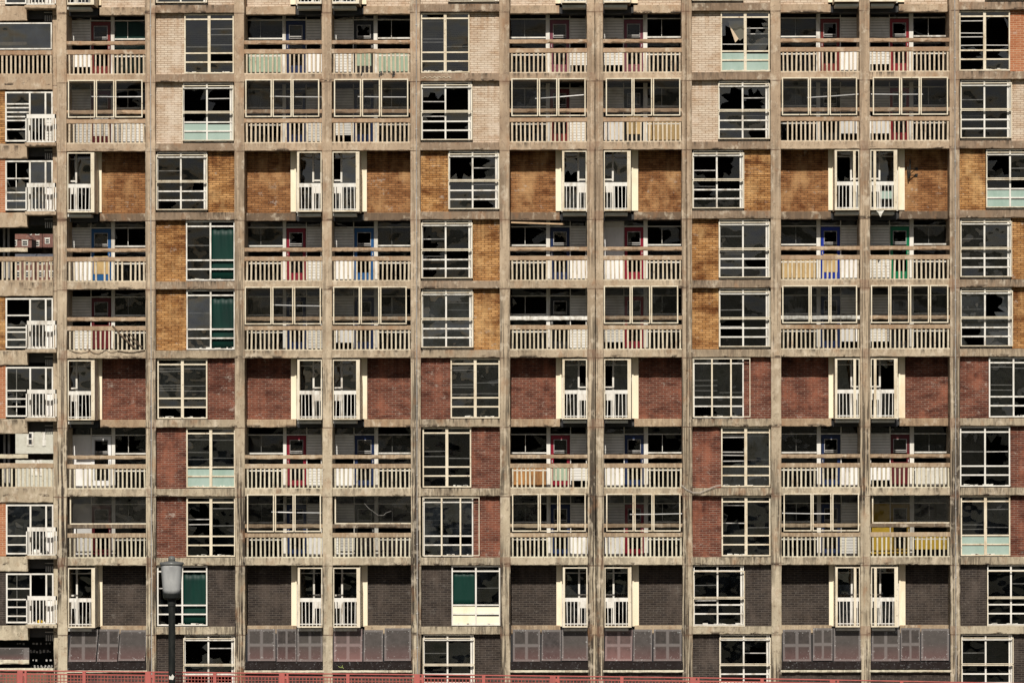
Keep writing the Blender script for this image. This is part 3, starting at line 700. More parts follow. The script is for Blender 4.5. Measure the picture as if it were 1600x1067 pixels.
def box_balcony(bay, k):
    a, b = BAYS[bay]; t0 = T(k); L = KIND[bay] == 'L'
    if L: bx0, bx1, f0, f1 = a + 1, a + 43, a + 44.3, a + 54.5
    else: bx0, bx1, f0, f1 = b - 39, b - .6, b - 49, b - 40.3
    x = X; yf = -.42
    zt, zb = Z(t0 + 3), Z(t0 + 96.5)
    x0, x1 = X(bx0, yf), X(bx1, yf)
    m = MB()
    ow = .14 if L else .085
    # outer post, thin post at the column, head and foot
    if L: m.box(x1 - ow, x1, yf, yf + .06, zb, zt); m.box(x0, x0 + .035, yf, yf + .06, zb, zt)
    else: m.box(x0, x0 + ow, yf, yf + .06, zb, zt); m.box(x1 - .035, x1, yf, yf + .06, zb, zt)
    if bay == 9: m.box(x0 + .12, x0 + .22, yf + .002, yf + .06, zb, zt)
    if bay == 8: m.box(x1 - .24, x1 - .14, yf + .002, yf + .06, zb, zt)
    m.box(x0 + .01, x1 - .01, yf + .004, yf + .05, zb, zb + .055); m.box(x0 + .01, x1 - .01, yf + .004, yf + .05, zt - .04, zt)
    bb = m.build('balcony_frame', 'cream', BLK)
    # side cheek back to the wall
    m = MB(); sx = x1 if L else x0
    m.box(sx - .03 if L else sx, sx if L else sx + .03, yf + .06, YB, zb, zt); m.build('side_cheek', 'cream', bb)
    # tray
    MB().box(x0 + .02, x1 - .02, yf + .05, YB, zb - .01, zb + .05).build('balcony_floor', 'cdark', bb)
    MB().box(X(bx0 + 1), X(bx1 - 5 if L else bx1 - 1), -.1, .9, Z(t0 + 102.5), Z(t0 + 98.5)).build('slab_edge', 'greyboard', bb)
    MB().box(X(bx0 - (0 if L else 2)), X(bx1 + (2 if L else 0)), .705, 1.5, Z(t0 + 108.5), Z(t0 + 99)).build('soffit', 'dark', bb)  # charcoal colour paints in the shade of the slot under the balcony
    # balustrade
    m = MB(); u0, u1 = (x0 + .04, x1 - ow) if L else (x0 + ow, x1 - .04)
    m.box(u0, u1, yf + .005, yf + .045, Z(t0 + 57, yf), Z(t0 + 51, yf)); n = 6
    m.box(u0, u1, yf + .01, yf + .04, Z(t0 + 92.5, yf), Z(t0 + 91, yf))
    for i in range(n):
        xc = u0 + (u1 - u0) * (i + .6) / n; m.box(xc - .014, xc + .014, yf + .008, yf + .036, zb + .05, Z(t0 + 56.5, yf), random.gauss(0, .012))
    m.build('balustrade', 'white', bb)
    # fin panel on the wall plane
    m = MB(); yy = .84
    m.box(X(f0, yy), X(f1, yy), yy, YB, Z(t0 + 95.5, yy), Z(t0 - 3, yy)); m.box(X(f0 if L else f1 - 2.6, yy), X(f0 + 2.6 if L else f1, yy), yy - .04, yy - .003, Z(t0 + 95.5, yy), Z(t0 - 3, yy))
    m.build('fin_panel', 'fin', BLK)
    # glazing at the back of the balcony
    y = YB + .02; g0, g1 = (X(a, y), X(f0 - .3, y)) if L else (X(f1 + .3, y), X(b, y))
    m = MB(); m.frame(g0, g1, y - .03, y + .04, Z(t0 + 97, y), Z(t0 - 2, y), .06)
    mp = g0 + (g1 - g0) * (.34 if L else .66)
    m.box(mp - .035, mp + .035, y - .04, y + .045, Z(t0 + 97, y), Z(t0, y)); m.box(g0, g1, y - .025, y + .03, Z(t0 + 13, y), Z(t0 + 11.5, y))
    q0, q1 = (g0 + .05, mp) if L else (mp, g1 - .05)
    m.box(q0, q1, y - .03, y + .03, Z(t0 + 48, y), Z(t0 + 45.5, y)); m.box(q0, q1, y - .028, y + .03, Z(t0 + 67, y), Z(t0 + 55, y))
    gf = m.build('balcony_door', 'white', BLK)
    g = MB()
    for (c0, c1) in ((g0 + .04, mp), (mp, g1 - .04)):
        g.pane(c0, c1, y + .01, Z(t0 + 95, y), Z(t0 + 55, y), .3); g.pane(c0, c1, y + .01, Z(t0 + 55, y), Z(t0 + 12, y), .45); g.pane(c0, c1, y + .012, Z(t0 + 12, y), Z(t0 - 1, y), .1)
    g.build('glass', random.choice(['glass', 'glass_b', 'glass']), gf)
    if (bay, k) == (9, 3): MB().box(mp + .03, g1 - .1, y - .02, y + .02, Z(t0 + 78, y), Z(t0 + 66, y)).build('door_board', 'mint', gf)
    # brick wall and the short ledge beam below it
    w0, w1 = (X(f1, YB) - .01, X(b) + .02) if L else (X(a) - .02, X(f0, YB) + .01)
    MB().box(w0, w1, YB, YB + .1, Z(t0 + 100), Z(t0) + .06).build('brick_panel', 'tan_brick' if k == 3 else BRK[k], BLK)
    w0, w1 = (X(f0 + 4), X(b) - .01) if L else (X(a) + .01, X(f1 - 3))
    MB().beam(w0, w1, .70, YB + .10, Z(t0 + 108), Z(t0 + 95.6), bites=.05, bite=.02).build('ledge_beam', 'conc' if k in (0,) else 'cdark' if k == 3 else 'rail', BLK)
    if k == 9:
        pass

for bay in REL:
    for k in range(0, 10):
        if boxrow(k): box_balcony(bay, k)
        else:
            back_wall(bay, k); balustrade(bay, k); deck_floor(bay, k)
            if (bay, k) in SCREENS: glazed(bay, k)
# whole-width dirty panes
for bay, k in ((0, 8), (3, 8), (9, 8)):
    a, b = BAYS[bay]; t0 = T(k); m = MB(); x0, x1 = X(a + 3), X(b - .5)
    m.box(x0, x0 + .05, .16, .20, Z(t0 + 42), Z(t0 + 1)); m.box(x0, x1, .16, .20, Z(t0 + 43.6), Z(t0 + 41.8))
    s = m.build('balcony_screen', 'cream', BLK); g = MB(); g.pane(x0, x1, .18, Z(t0 + 42.5), Z(t0), 0); g.build('glass', 'dirty', s)
    if (bay, k) == (3, 8):
        c = MB(); cx_, cz_ = X(594), Z(t0 + 28)
        c.tube([(cx_ + i * .07, .172, cz_ + .0009 * (i * 7 - 4) ** 2 * .1 - (.05 if abs(i) < 3 else 0) + random.uniform(-.02, .02)) for i in range(-9, 7)], .0045, 5)
        c.build('glass_crack', 'thin', s)

# ---- boarded foot of the block
SHEETS = {0: [(106.5, 149, 's'), (151, 182.5, 's'), (184, 226, 'p')], 2: [(386.5, 430, 's'), (432, 463, 's'), (464, 503.5, 's')], 3: [(521, 565.5, 'r'), (567.5, 597.5, 'p'), (600, 641.5, 'p')],
          5: [(801, 843.5, 's'), (845.5, 875.5, 'p'), (877, 918, 'p')], 6: [(944.5, 987, 'r'), (989, 1018, 'p'), (1020.5, 1064, 's')], 8: [(1223, 1267, 's'), (1269.5, 1300, 's'), (1302, 1344, 'p')],
          9: [(1361, 1405, 's'), (1406.5, 1437, 's'), (1438.5, 1482, 'p')]}
t0 = T(10)
for bay, L3 in SHEETS.items():
    a, b = BAYS[bay]
    for (p, q, kd) in L3:
        m = MB(); x0, x1 = X(p), X(q); hgt = random.uniform(-1.5, 1.5); sk = .10 if bay == 0 else random.uniform(-.02, .035); yb, yt = -.045, .02
        zt, zb = Z(t0 - 8.5 + hgt), Z(t0 + 41.5 + random.uniform(-.8, .8))
        m.poly([(x0, yb, zb), (x1, yb, zb), (x1 + sk, yt, zt), (x0 + sk, yt, zt), (x0, yb + .02, zb), (x1, yb + .02, zb), (x1 + sk, yt + .02, zt), (x0 + sk, yt + .02, zt)],
               [(0, 1, 2, 3), (5, 4, 7, 6), (4, 0, 3, 7), (1, 5, 6, 2), (3, 2, 6, 7), (4, 5, 1, 0)])
        m.build('shutter_sheet', {'s': 'sheet', 'p': 'sheet_plain', 'r': 'sheet_red'}[kd], BLK, 'reddened metal sheet' if kd == 'r' else None)
    x0, x1 = X(a) - .01, X(b) + .01
    MB().box(x0, x1, .08, .9, Z(t0 + 57), Z(t0 + 0.5)).build('backing_wall', 'dark', BLK)
    m = MB(); xm = x0 + (x1 - x0) * random.choice((.4, .45, .5))
    m.box(x0, xm - .01, -.02, .06, Z(t0 + 54.5), Z(t0 + 43)); m.box(xm + .01, x1, -.026, .06, Z(t0 + 54.8), Z(t0 + 43)); m.build('plinth_panel', 'plinth', BLK)
    MB().beam(x0 - .03, x1 + .03, -.06, .4, Z(t0 + 59.5), Z(t0 + 56)).build('sill_beam', 'bal', BLK)
    MB().box(x0, x1, .12, .9, 0, Z(t0 + 59.6)).build('base_wall', 'dark_brick', BLK)
# exposed rebar squiggles / graffiti on two beams
m = MB(); m.tube([(X(660 + i * 2.2), -.012, Z(121 + 1.6 * math.sin(i * 1.9))) for i in range(22)], .011, 5); m.build('graffiti', 'cream', BLK, 'pale looping scrawl on the beam')
MT['lime'] = mat_paint('lime_spray_paint', (.30, .42, .08), .6)
m = MB(); m.tube([(X(528), -.03, Z(1040)), (X(530), -.03, Z(1041.5)), (X(533), -.03, Z(1042.5)), (X(535), -.03, Z(1038.5)), (X(534), -.03, Z(1040.5)), (X(536.5), -.03, Z(1044))], .012, 5); m.build('graffiti', 'lime', BLK, 'small lime green scrawl on the black plinth')
# aerial bracket on the ochre wall
m = MB(); bx = X(1422, YB); bz = Z(268, YB)
m.tube([(bx, YB - .22, bz + .42), (bx - .01, YB - .22, bz - .25)], .028, 8); m.tube([(bx - .09, YB - .2, bz + .12), (bx - .06, YB - .2, bz - .35)], .03, 8)
m.tube([(bx, YB - .22, bz + .02), (bx + .27, YB, bz + .05)], .014, 6); m.tube([(bx - .03, YB - .22, bz - .22), (bx + .26, YB, bz - .2)], .02, 6)
m.box(bx + .22, bx + .32, YB - .03, YB - .002, bz, bz + .1); m.box(bx + .21, bx + .31, YB - .03, YB - .002, bz - .26, bz - .15)
m.build('aerial_bracket', 'black', BLK)

# ------------------------------------------------------------------ left wing, set back one metre
WY = 1.0
WNG = thing('apartment_wing', 'set-back wing of the block at the left edge with open decks and small white balconies', 'building', (X(0), WY, 0))
WNG.location = (0, 0, 0)
def TW(k): return 30.0 + 107.7 * (k - 1)
def wx(p, y=0): return X(p, WY + y)
def wz(p, y=0): return Z(p, WY + y)
PW0 = -75
MB().pillar(wx(83), wx(91), WY + .02, WY + 7, 0, ZT).build('column', 'pillar', WNG)
MB().pillar(wx(PW0 - 14), wx(PW0), WY, WY + 7, 0, ZT).build('column', 'pillar', WNG)
WD = (1, 4, 7, 10)
WBR = {2: 'ochre_brick', 3: 'orange_brick', 5: 'ochre_brick', 6: 'orange_brick', 8: 'orange_brick', 9: 'dark_brick', 0: 'cream_brick'}
for k in range(0, 11):
    t0 = TW(k); zt = wz(t0 - 24.5 if k not in WD else t0 - 20)
    slot = k in (1, 3, 4, 6, 7, 9, 10)
    MB().beam(wx(PW0), wx(43.5 if slot else 82.8), WY, WY + .35, wz(t0), wz(t0 - (23 if slot else 25)), amp=.01, bites=.12, bite=.05).build('beam', 'conc', WNG)
    MB().box(wx(PW0), wx(82.8), WY + .36, WY + 6.5, wz(t0 - 4), wz(t0 - 22)).build('floor_slab', 'interior', WNG)
    if slot:   # dark stair slot with pale slats seen through it
        m = MB()
        for i in range(5): m.box(wx(71 + i * 3.2, .3), wx(72.6 + i * 3.2, .3), WY + .30, WY + .33, wz(t0 + 1, .3), wz(t0 - 8, .3))
        m.box(wx(70, .3), wx(86, .3), WY + .295, WY + .30, wz(t0 - 12, .3), wz(t0 - 13.5, .3))
        m.build('slot_grille', 'greyframe', WNG)
    if k in WD:
        if k == 10: continue
        # open access deck
        m = MB(); n = 23
        for i in range(n):
            p = -73 + i * 6.9; m.box(wx(p), wx(p + 2.9), WY + .03, WY + .12, wz(t0 + 83.5), wz(t0 + 54)) if p < 80 else None
        m.build('balustrade', 'bal', WNG)
        MB().beam(wx(PW0), wx(83), WY, WY + .13, wz(t0 + 54), wz(t0 + 46), bites=.1).build('handrail', 'rail', WNG)
        if k != 1:
            MB().beam(wx(PW0), wx(43.5), WY + .01, WY + .11, wz(t0 + 38.5), wz(t0 + 32)).build('handrail', 'bal', WNG)
            m = MB(); m.beam(wx(PW0, 6), wx(84, 6), WY + 6.3, WY + 6.45, wz(t0 + 41, 6), wz(t0 + 31, 6))
            m.build('rear_handrail', 'cdark', WNG)  # dark colour paints in the shade on the rear rail
            MB().box(wx(PW0), wx(23, 6), WY + 6.0, WY + 6.2, wz(t0 + 84, 6), wz(t0 - 4, 6)).build('rear_wall', 'interior', WNG)
            m = MB()
            for p in (4, 11): m.tube([(wx(p, 1), WY + 1.5, wz(t0 + 84, 1)), (wx(p, 1), WY + 1.5, wz(t0 - 4, 1))], .05, 8)
            m.build('deck_post', 'greyframe', WNG)
        else:
            m = MB(); m.frame(wx(PW0), wx(82.5), WY - .04, WY, wz(t0 + 45), wz(t0 + 3), .05); s = m.build('balcony_screen', 'white', WNG)
            g = MB(); g.pane(wx(PW0), wx(82), WY - .02, wz(t0 + 45), wz(t0 + 3), 0); g.build('glass', 'glass_b', s)
            MB().beam(wx(PW0), wx(41), WY + .3, WY + .4, wz(t0 + 38.5, .3), wz(t0 + 33, .3)).build('handrail', 'bal', WNG)
            MB().box(wx(22, 1.5), wx(82, 1.5), WY + 1.5, WY + 1.55, wz(t0 + 50, 1.5), wz(t0 + 13, 1.5)).build('deck_panel', 'bluegrey' if 'bluegrey' in MT else 'greyframe', WNG)  # flat blue-grey panel paints in the sky tone of the glass
            MB().box(wx(PW0), wx(82), WY + 6.0, WY + 6.2, wz(t0 + 84, 6), wz(t0 - 4, 6)).build('rear_wall', 'interior', WNG)
    else:
        # window with a white balcony in front
        MB().box(wx(PW0), wx(8.5), WY + .1, WY + .5, wz(t0 + 84), wz(t0) + .02).build('brick_panel', WBR[k], WNG)
        m = MB(); y0, y1 = WY + .08, WY + .16; top, bot = t0 + 3, t0 + 81
        m.frame(wx(8.5), wx(83), y0, y1, wz(bot), wz(top), .06)
        for p in (47, 71.5): m.box(wx(p - 1.3), wx(p + 1.3), y0 - .01, y1 - .01, wz(bot), wz(top))
        if k in (3, 9, 6): m.box(wx(24.6), wx(25.8), y0 + .06, y1, wz(bot), wz(top))
        for r in {2: (22, 28, 35, 42, 48, 62), 3: (31, 53, 66), 5: (30, 49, 56, 68), 6: (40, 53, 65), 8: (52, 66), 9: (27, 44, 56, 70), 0: (30, 60)}[k]:
            m.box(wx(10), wx(47), y0 + .01, y1 - .02, wz(t0 + r + 1), wz(t0 + r - 1))
        wn = m.build('window', 'white', WNG)
        g = MB()
        for c0, c1 in ((10, 47), (47, 71.5), (71.5, 82)):
            g.pane(wx(c0), wx(c1), y1 - .03, wz(t0 + 45), wz(top), .25); g.pane(wx(c0), wx(c1), y1 - .028, wz(bot), wz(t0 + 45), .1)
        g.build('glass', random.choice(['glass', 'glass_b']), wn)
        yf = WY - .45; m = MB(); X0, X1 = X(40.5, yf), X(88.5, yf)
        zt_, zb_ = Z(t0 + 38.5, yf), Z(t0 + 82.5, yf)
        m.box(X0, X1, yf, yf + .05, Z(t0 + 45, yf), zt_); m.box(X0, X0 + .05, yf, yf + .05, zb_, zt_); m.box(X1 - .05, X1, yf, yf + .05, zb_, zt_)
        m.box(X0, X1, yf, yf + .04, zb_, zb_ + .04)
        for i in range(8): xc = X0 + (X1 - X0) * (i + .8) / 8.6; m.box(xc - .018, xc + .018, yf + .005, yf + .035, zb_, zt_ - .1)
        for i in range(4): yy = yf + .12 + i * .11; m.box(X0, X0 + .03, yy - .02, yy + .02, zb_, zt_ - .1)
        m.box(X0, X0 + .04, yf + .05, WY + .05, zt_ - .12, zt_)
        bl = m.build('balcony_railing', 'white', WNG)
        MB().beam(X0 - .02, X1, yf - .02, WY + .3, Z(t0 + 88.5, yf), Z(t0 + 83, yf)).build('balcony_floor', 'conc', WNG)
        MB().box(wx(72), wx(82), y0 + .02, y0 + .05, wz(bot), wz(t0 + 46)).build('door_panel', 'whitewall' if k != 2 else 'lap', wn)
        MB().box(wx(PW0), wx(82.8), WY + 4.5, WY + 4.7, wz(t0 + 84, 4), wz(t0 - 4, 4)).build('rear_wall', 'interior', WNG)
MT['bluegrey'] = mat_paint('bluish_sky_tone', (.30, .33, .38), .5)
for o in COL.objects:
    if o.name.startswith('deck_panel'): o.data.materials[0] = MT['bluegrey']
# ground storey of the wing
t0 = TW(10)
MB().box(wx(PW0), wx(44.3), WY + .12, WY + .2, wz(t0 + 31), wz(t0 + 12)).build('deck_panel', 'mauve' if 'mauve' in MT else 'sheet_plain', WNG)
MB().beam(wx(PW0), wx(44.3), WY + .05, WY + .2, wz(t0 + 37.5), wz(t0 + 31), amp=.014, bites=.3).build('handrail', 'bal', WNG)
MB().beam(wx(PW0), wx(83), WY, WY + .3, wz(t0 + 48.5), wz(t0 + 44)).build('sill_beam', 'bal', WNG)
MB().box(wx(PW0), wx(83), WY + .1, WY + .4, 0, wz(t0 + 48.5)).build('base_wall', 'cdark', WNG)
MB().box(wx(PW0), wx(83), WY + 3.0, WY + 3.2, 0, wz(t0 - 4)).build('rear_wall', 'interior', WNG)
m = MB()
for r, s0 in ((4, 25), (15, 25), (17, 25), (30, 45), (39, 48), (41, 48)):
    for i in range(12):
        p = s0 + i * 5.2 + random.uniform(-1, 1)
        if p < 80 and random.random() < .75: m.box(wx(p, 1), wx(p + random.uniform(1.5, 3.4), 1), WY + 1, WY + 1.03, wz(t0 + r + random.uniform(2, 3.5), 1), wz(t0 + r, 1))
m.build('perforated_grille', 'greyframe', WNG)

# ------------------------------------------------------------------ loose things on the balconies
NTH = {0: 'leftmost', 2: 'second from left', 3: 'third from left', 5: 'fourth from left', 6: 'fifth from left', 8: 'sixth from left', 9: 'rightmost'}
ROWN = {2: 'upper glazed', 5: 'middle glazed', 8: 'lower glazed'}
POLES = {(0, 2): (144, 224, 22.5, 23), (2, 2): (423, 503, 23, 24.5), (3, 2): (560, 636, 24, 25), (5, 2): (837, 913, 28, 22.5), (8, 2): (1262, 1342, 28, 23), (9, 2): (1362, 1443, 23, 23.5),
         (2, 5): (427, 503, 25, 27), (2, 8): (424, 503, 24.5, 26), (6, 8): (984, 1066, 29, 28), (8, 8): (1222, 1300, 27.5, 28.5)}
for (bay, k), (p, q, r0, r1) in POLES.items():
    t0 = T(k); m = MB(); m.tube([(X(p, .5), .5, Z(t0 + r0, .5)), (X((p + q) / 2, .5), .5, Z(t0 + (r0 + r1) / 2 + .3, .5)), (X(q, .5), .5, Z(t0 + r1, .5))], .022, 8)
    tag(m.build('curtain_pole', 'whitewall'), 'thin pale pole across the %s balcony, %s of that storey\'s balconies' % (ROWN[k], NTH[bay]), 'pole', 'poles across the glazed balconies')
t0 = T(4)
tag(MB().box(X(799), X(882), .18, .30, Z(t0 + 7.2), Z(t0 + 4.8), -.035).build('wooden_plank', 'wood'), 'long bare wooden plank wedged under the beam across an open balcony, centre', 'plank')
# torn cloth under the right-hand box balcony
m = MB(); cx_, cz_ = X(1374, -.45), Z(T(3) + 98)
pts = [(cx_ - .1, -.45, cz_), (cx_ + .2, -.47, cz_ + .02), (cx_ + .12, -.5, cz_ - .1), (cx_ + .06, -.47, cz_ - .24), (cx_ + .01, -.46, cz_ - .16), (cx_ - .02, -.45, cz_ - .08)]
ob = m.poly(pts, [(0, 5, 4, 3, 2, 1)]).build('torn_cloth', 'greyboard'); ob.modifiers.new('thickness', 'SOLIDIFY').thickness = .012
tag(ob, 'pale rag hanging from the bottom of a white balcony, beside the wall bracket', 'cloth')
# cable looping over the beam
m = MB(); ps = [(1064, 757), (1072, 764), (1082, 769), (1094, 769), (1106, 764), (1118, 759), (1126, 758)]
m.tube([(X(a), -.07, Z(b)) for a, b in ps], .012, 6); m.tube([(X(a), -.075, Z(b + 1.6)) for a, b in ps], .009, 6)
tag(m.build('hanging_cable', 'cable'), 'pale cable sagging over a concrete column and beam between red brick panels, right of centre', 'cable')
m = MB()
for (p, q, ln) in ((594, 112, 7), (597, 111, 6), (566, 112, 5), (615, 111, 9), (617, 111, 8)):
    m.tube([(X(p + .5 * math.sin(j)), -.02 - .01 * (j % 2), Z(q + ln * j / 5)) for j in range(6)], .022, 6)
m.tube([(X(594 + j * 2.1), -.04, Z(113 + 2.2 * math.sin(j * .8))) for j in range(12)], .009, 5)
tag(m.build('burnt_rags', 'black'), 'black tattered rags dangling over the beam of a top-storey balcony, left of centre', 'rag')
# fallen wire netting over the broken balcony
m = MB(); t0 = T(5)
def sag(p0, p1, n=14, s=2.0, r=.012):
    m.tube([(X(p0[0] + (p1[0] - p0[0]) * j / n), -.03, Z(p0[1] + (p1[1] - p0[1]) * j / n + s * math.sin(math.pi * j / n) + random.uniform(-.4, .4))) for j in range(n + 1)], r, 5)
sag((108, t0 + 94), (140, t0 + 96), s=4); sag((138, t0 + 93), (166, t0 + 94), s=7); sag((164, t0 + 93), (184, t0 + 96), s=4, r=.009); sag((176, t0 + 56), (212, t0 + 92), s=2, r=.03); sag((184, t0 + 96), (227, t0 + 95), s=3, r=.02); sag((190, t0 + 62), (224, t0 + 90), s=4, r=.014); sag((200, t0 + 66), (222, t0 + 92), s=-2, r=.014)
tag(m.build('fallen_netting', 'cdark'), 'dark torn netting trailing over the balusters of a balcony at far left, middle storey', 'netting')
def bag(name, mat, cx, cy, cz, r, label, cat, grp=None):
    m = MB(); prof = []
    k = 14; secs = []
    for i in range(8):
        a = math.pi * i / 7; rr = max(.02, math.sin(a) ** .7) * r
        secs.append([(cx + rr * (1 + random.uniform(-.15, .15)) * math.cos(2 * math.pi * q / k), cy + .6 * rr * math.sin(2 * math.pi * q / k), cz + r * .7 * (1 - math.cos(a)) * (1 + random.uniform(-.05, .05))) for q in range(k)])
    m.loft(secs); return tag(m.build(name, mat, smooth=False), label, cat, grp)
yb_ = WY - .2
bag('rubbish_sack', 'white', X(56, yb_), yb_, Z(TW(8) + 82.5, yb_), .17, 'crumpled white sack on a small white balcony at the left edge, low storey', 'sack')
bag('rubbish_sack', 'yellow', X(62, yb_), yb_, Z(TW(9) + 82.5, yb_), .12, 'small yellow sack on the lowest white balcony at the left edge', 'sack')
bag('rubbish_sack', 'black', X(70, yb_), yb_, Z(TW(8) + 82.5, yb_), .14, 'black sack on a small white balcony at the left edge, beside a white sack', 'sack')

# ------------------------------------------------------------------ foreground: lamp and red railing
FY = -75.0
lx = X(268, FY)
LAMP = thing('street_lamp', 'black street lamp with grey translucent drum shade standing behind the red railing', 'street lamp', (lx, FY, 4.75))
def lz(py): return Z(py, FY) - 4.75
u = (FY + DIST) / FPX
m = MB(); m.lathe(0, 0, [(.11, 0), (.11, .5), (.075, .56), (5.6 * u, .6), (5.4 * u, lz(990)), (5.1 * u, lz(947)), (6.2 * u, lz(946)), (6.2 * u, lz(943)), (5.6 * u, lz(942.5))], 24); m.build('post', 'black', LAMP, smooth=False)
sk = MB(); sk.poly([(-.05, -.073, lz(1060)), (.03, -.078, lz(1061)), (.055, -.073, lz(1056)), (.02, -.077, lz(1052)), (-.01, -.078, lz(1056)), (-.045, -.074, lz(1054))], [(0, 1, 2, 3, 4, 5)])
st_ = sk.build('torn_sticker', 'greyboard', LAMP); st_.modifiers.new('thickness', 'SOLIDIFY').thickness = .003
m = MB(); m.lathe(0, 0, [(6.5 * u, lz(943)), (6.5 * u, lz(936.5)), (11 * u, lz(935.5)), (13.5 * u, lz(933)), (14.2 * u, lz(926.5)), (13.5 * u, lz(926.4))], 32); m.build('collar', 'black', LAMP)
MT['shade'] = NT('lamp_acrylic').m
t = NT('grey_acrylic'); t.base(t.mix(t.ramp(t.noise(5, (1, 1, .4), 5), .4, .75), (.40, .40, .39), (.22, .22, .22))); t.b.inputs['Roughness'].default_value = .3; MT['shade'] = t.m
m = MB(); m.lathe(0, 0, [(13.6 * u, lz(926.5)), (14.3 * u, lz(920)), (15.6 * u, lz(902)), (16.9 * u, lz(884)), (17.1 * u, lz(882))], 40); m.build('lamp_shade', 'shade', LAMP, smooth=True)
m = MB(); m.lathe(0, 0, [(17.2 * u, lz(882.2)), (18.6 * u, lz(881.2)), (18.9 * u, lz(879)), (18.4 * u, lz(877.6)), (9 * u, lz(876.3)), (5.5 * u, lz(875.4))], 40); cp = m.build('cap', 'capmetal', LAMP)
m = MB(); m.lathe(0, 0, [(5.4 * u, lz(876)), (5.7 * u, lz(872)), (4.8 * u, lz(869.3)), (2.6 * u, lz(867.6)), (.01, lz(867))], 24); m.build('finial', 'capmetal', cp, smooth=True)

RY = -74.0
def rx(p): return X(p, RY)
def rtop(p):   # top of the railing: it steps down to the right
    P = [(-200, 1045), (0, 1046.5), (400, 1051), (800, 1055), (1150, 1059.5), (1400, 1064), (1700, 1070)]
    for (a, za), (b, zb) in zip(P, P[1:]):
        if p <= b: return Z(za + (zb - za) * (p - a) / (b - a), RY)
    return Z(1072, RY)
RAIL = thing('railing', 'long salmon-red steel mesh railing running along the foot of the picture', 'railing', (0, 0, 0))
posts = [(-180, 1), (-75, 0), (31, 1), (131, 0), (231, 1), (335, 0), (440, 1), (543, 0), (651, 1), (755, 0), (863, 1), (971, 0), (1082, 1), (1190, 0), (1300, 1), (1408, 0), (1516, 1), (1624, 0)]
g0 = 4.75
for (a, wd) in posts:
    m = MB(); w_ = .055 if wd else .032
    m.box(rx(a) - w_, rx(a) + w_, RY - .04, RY + .04, g0, rtop(a) - .004)
    if wd:
        m.box(rx(a) + w_ + .035, rx(a) + w_ + .075, RY - .03, RY + .03, g0, rtop(a) - .004)
        m.box(rx(a) + w_, rx(a) + w_ + .036, RY - .025, RY + .025, rtop(a) - .11, rtop(a) - .05)
        m.box(rx(a) + w_, rx(a) + w_ + .036, RY - .025, RY + .025, rtop(a) - .8, rtop(a) - .75)
    m.build('post', 'redpaint', RAIL)
for (a, _), (b, _) in zip(posts, posts[1:]):
    za, zb = rtop(a), rtop(b); xa, xb = rx(a), rx(b)
    m = MB(); m.tube([(xa, RY, za), (xb, RY, zb)], .013, 6); m.tube([(xa, RY, za - .06), (xb, RY, zb - .06)], .008, 6); m.build('top_rail', 'redpaint', RAIL)
    m = MB(); n = int((xb - xa) / .066); r = .0075
    for i in range(1, n):
        x = xa + (xb - xa) * i / n; z = za + (zb - za) * i / n - .07; m.box(x - r, x + r, RY - .008, RY, g0 + .08, z)
    L = za - .07 - g0 - .08; kk = int(L / .066)
    for j in range(kk + 1):
        z = za - .07 - j * .066; z2 = zb - .07 - j * .066
        m.poly([(xa, RY - .012, z - r), (xb, RY - .012, z2 - r), (xb, RY - .012, z2 + r), (xa, RY - .012, z + r), (xa, RY - .008, z - r), (xb, RY - .008, z2 - r), (xb, RY - .008, z2 + r), (xa, RY - .008, z + r)],
               [(0, 1, 2, 3), (5, 4, 7, 6), (3, 2, 6, 7), (4, 5, 1, 0)])
    m.build('mesh_panel', 'redmesh', RAIL)

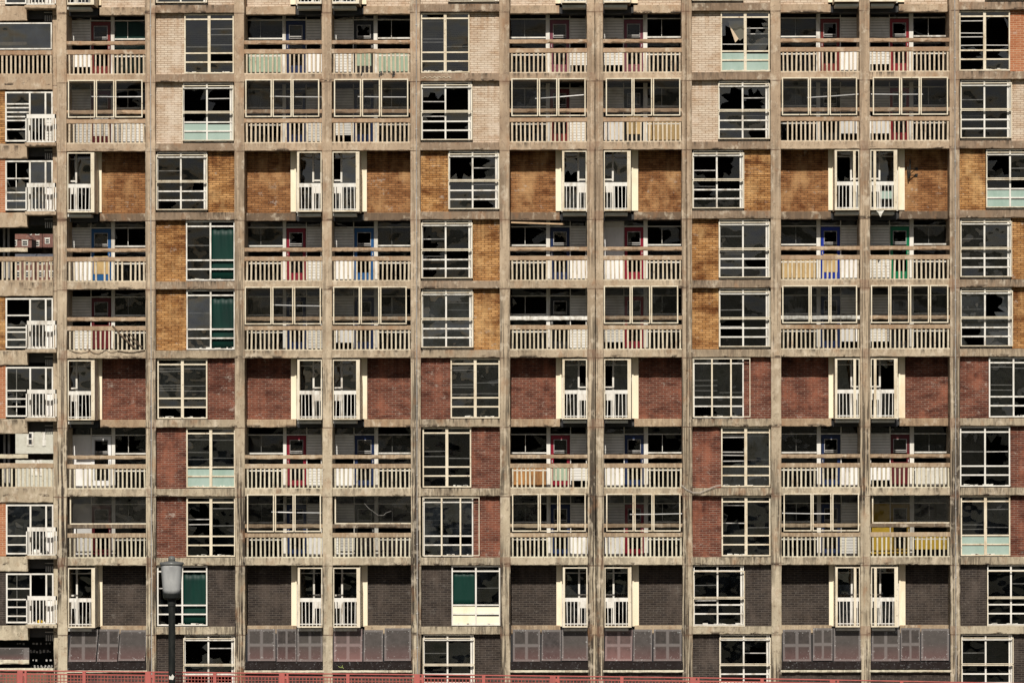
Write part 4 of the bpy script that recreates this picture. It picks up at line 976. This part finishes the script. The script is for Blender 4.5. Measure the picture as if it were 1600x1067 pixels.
# ------------------------------------------------------------------ houses on the hillside beyond
def house(name, px0, px1, Y, pe, base_h, ridge, wall, roof, label, grp, wins=((.15, .4), (.6, .85)), rows=2, gable=False):
    x0, x1 = X(px0, Y), X(px1, Y); ze = Z(pe, Y); zb = min(gz(Y), ze - 4) - .5
    H = thing(name, label, 'house', ((x0 + x1) / 2, Y, gz(Y)), grp); ox, oy, oz = H.location; w2 = (x1 - x0) / 2; d = 8
    MB().box(-w2, w2, 0, d, zb - oz, ze - oz).build('wall', wall, H)
    m = MB(); e = ze - oz; rg = e + ridge
    if gable: m.poly([(-w2 - .2, -.3, e), (w2 + .2, -.3, e), (0, -.3, rg), (-w2 - .2, d, e), (w2 + .2, d, e), (0, d, rg)], [(0, 1, 2), (4, 3, 5), (0, 2, 5, 3), (1, 4, 5, 2), (0, 3, 4, 1)])
    else: m.poly([(-w2, -.3, e), (w2, -.3, e), (w2, d / 2, rg), (-w2, d / 2, rg), (-w2, d + .3, e), (w2, d + .3, e)], [(0, 1, 2, 3), (3, 2, 5, 4), (0, 3, 4), (1, 5, 2), (0, 4, 5, 1)])
    rf = m.build('roof', roof, H)
    MB().box(-w2 + .3, -w2 + 1.1, d / 2 - .5, d / 2 + .5, e + ridge * .6, rg + 1.3).build('chimney', wall, rf)
    zz = e - 1.6
    for r in range(rows):
        for (a, b) in wins:
            m = MB(); xa, xb = -w2 + a * 2 * w2, -w2 + b * 2 * w2; m.frame(xa, xb, -.08, .06, zz, zz + 1.3, .16); m.box(xa, xb, -.1, 0, zz + .6, zz + .72)
            m.box(xa - .1, xb + .1, -.12, 0, zz + 1.31, zz + 1.55); wn = m.build('window', 'white', H)
            MB().box(xa + .1, xb - .1, -.03, -.01, zz + .1, zz + 1.2).build('pane', 'dark', wn)
        zz -= 2.9
    MB().box(-.5, .45, -.06, .05, zz + .2, zz + 2.2).build('door', 'white', H)
HG = 'brick terrace houses on the far hillside'
house('brick_house', 18, 55, 750, 401, 8, 1.3, 'housebrick', 'slate', 'red brick terrace house with slate roof beyond the open deck, nearer row, left of two', HG)
house('brick_house', 55.3, 92, 751, 401, 8, 1.3, 'housebrick', 'slate', 'red brick terrace house with slate roof beyond the open deck, nearer row, right of two', HG)
house('brick_house', 12, 50, 800, 372, 8, 2.9, 'housebrick', 'redroof', 'brick house with pointed red tiled gable beyond the open deck', HG, gable=True)
house('brick_house', 40, 66, 840, 338, 8, 3, 'housebrick', 'slate', 'tall brick terrace house with white windows on the far hillside, left of the two highest', HG, rows=4)
house('brick_house', 66.3, 96, 841, 334, 8, 3, 'housebrick', 'slate', 'tall brick terrace house with white windows on the far hillside, right of the two highest', HG, rows=4)
MT['whitestone'] = mat_brick('white_painted_block', (.66, .64, .56), (.60, .58, .50), (.42, .40, .34), (.85, .83, .8), .5)
house('white_house', 24, 92, 200, 668, 4, 2, 'whitestone', 'slate', 'low white painted block house seen through the lower open deck', None, wins=((.27, .42), (.62, .7)), rows=1)
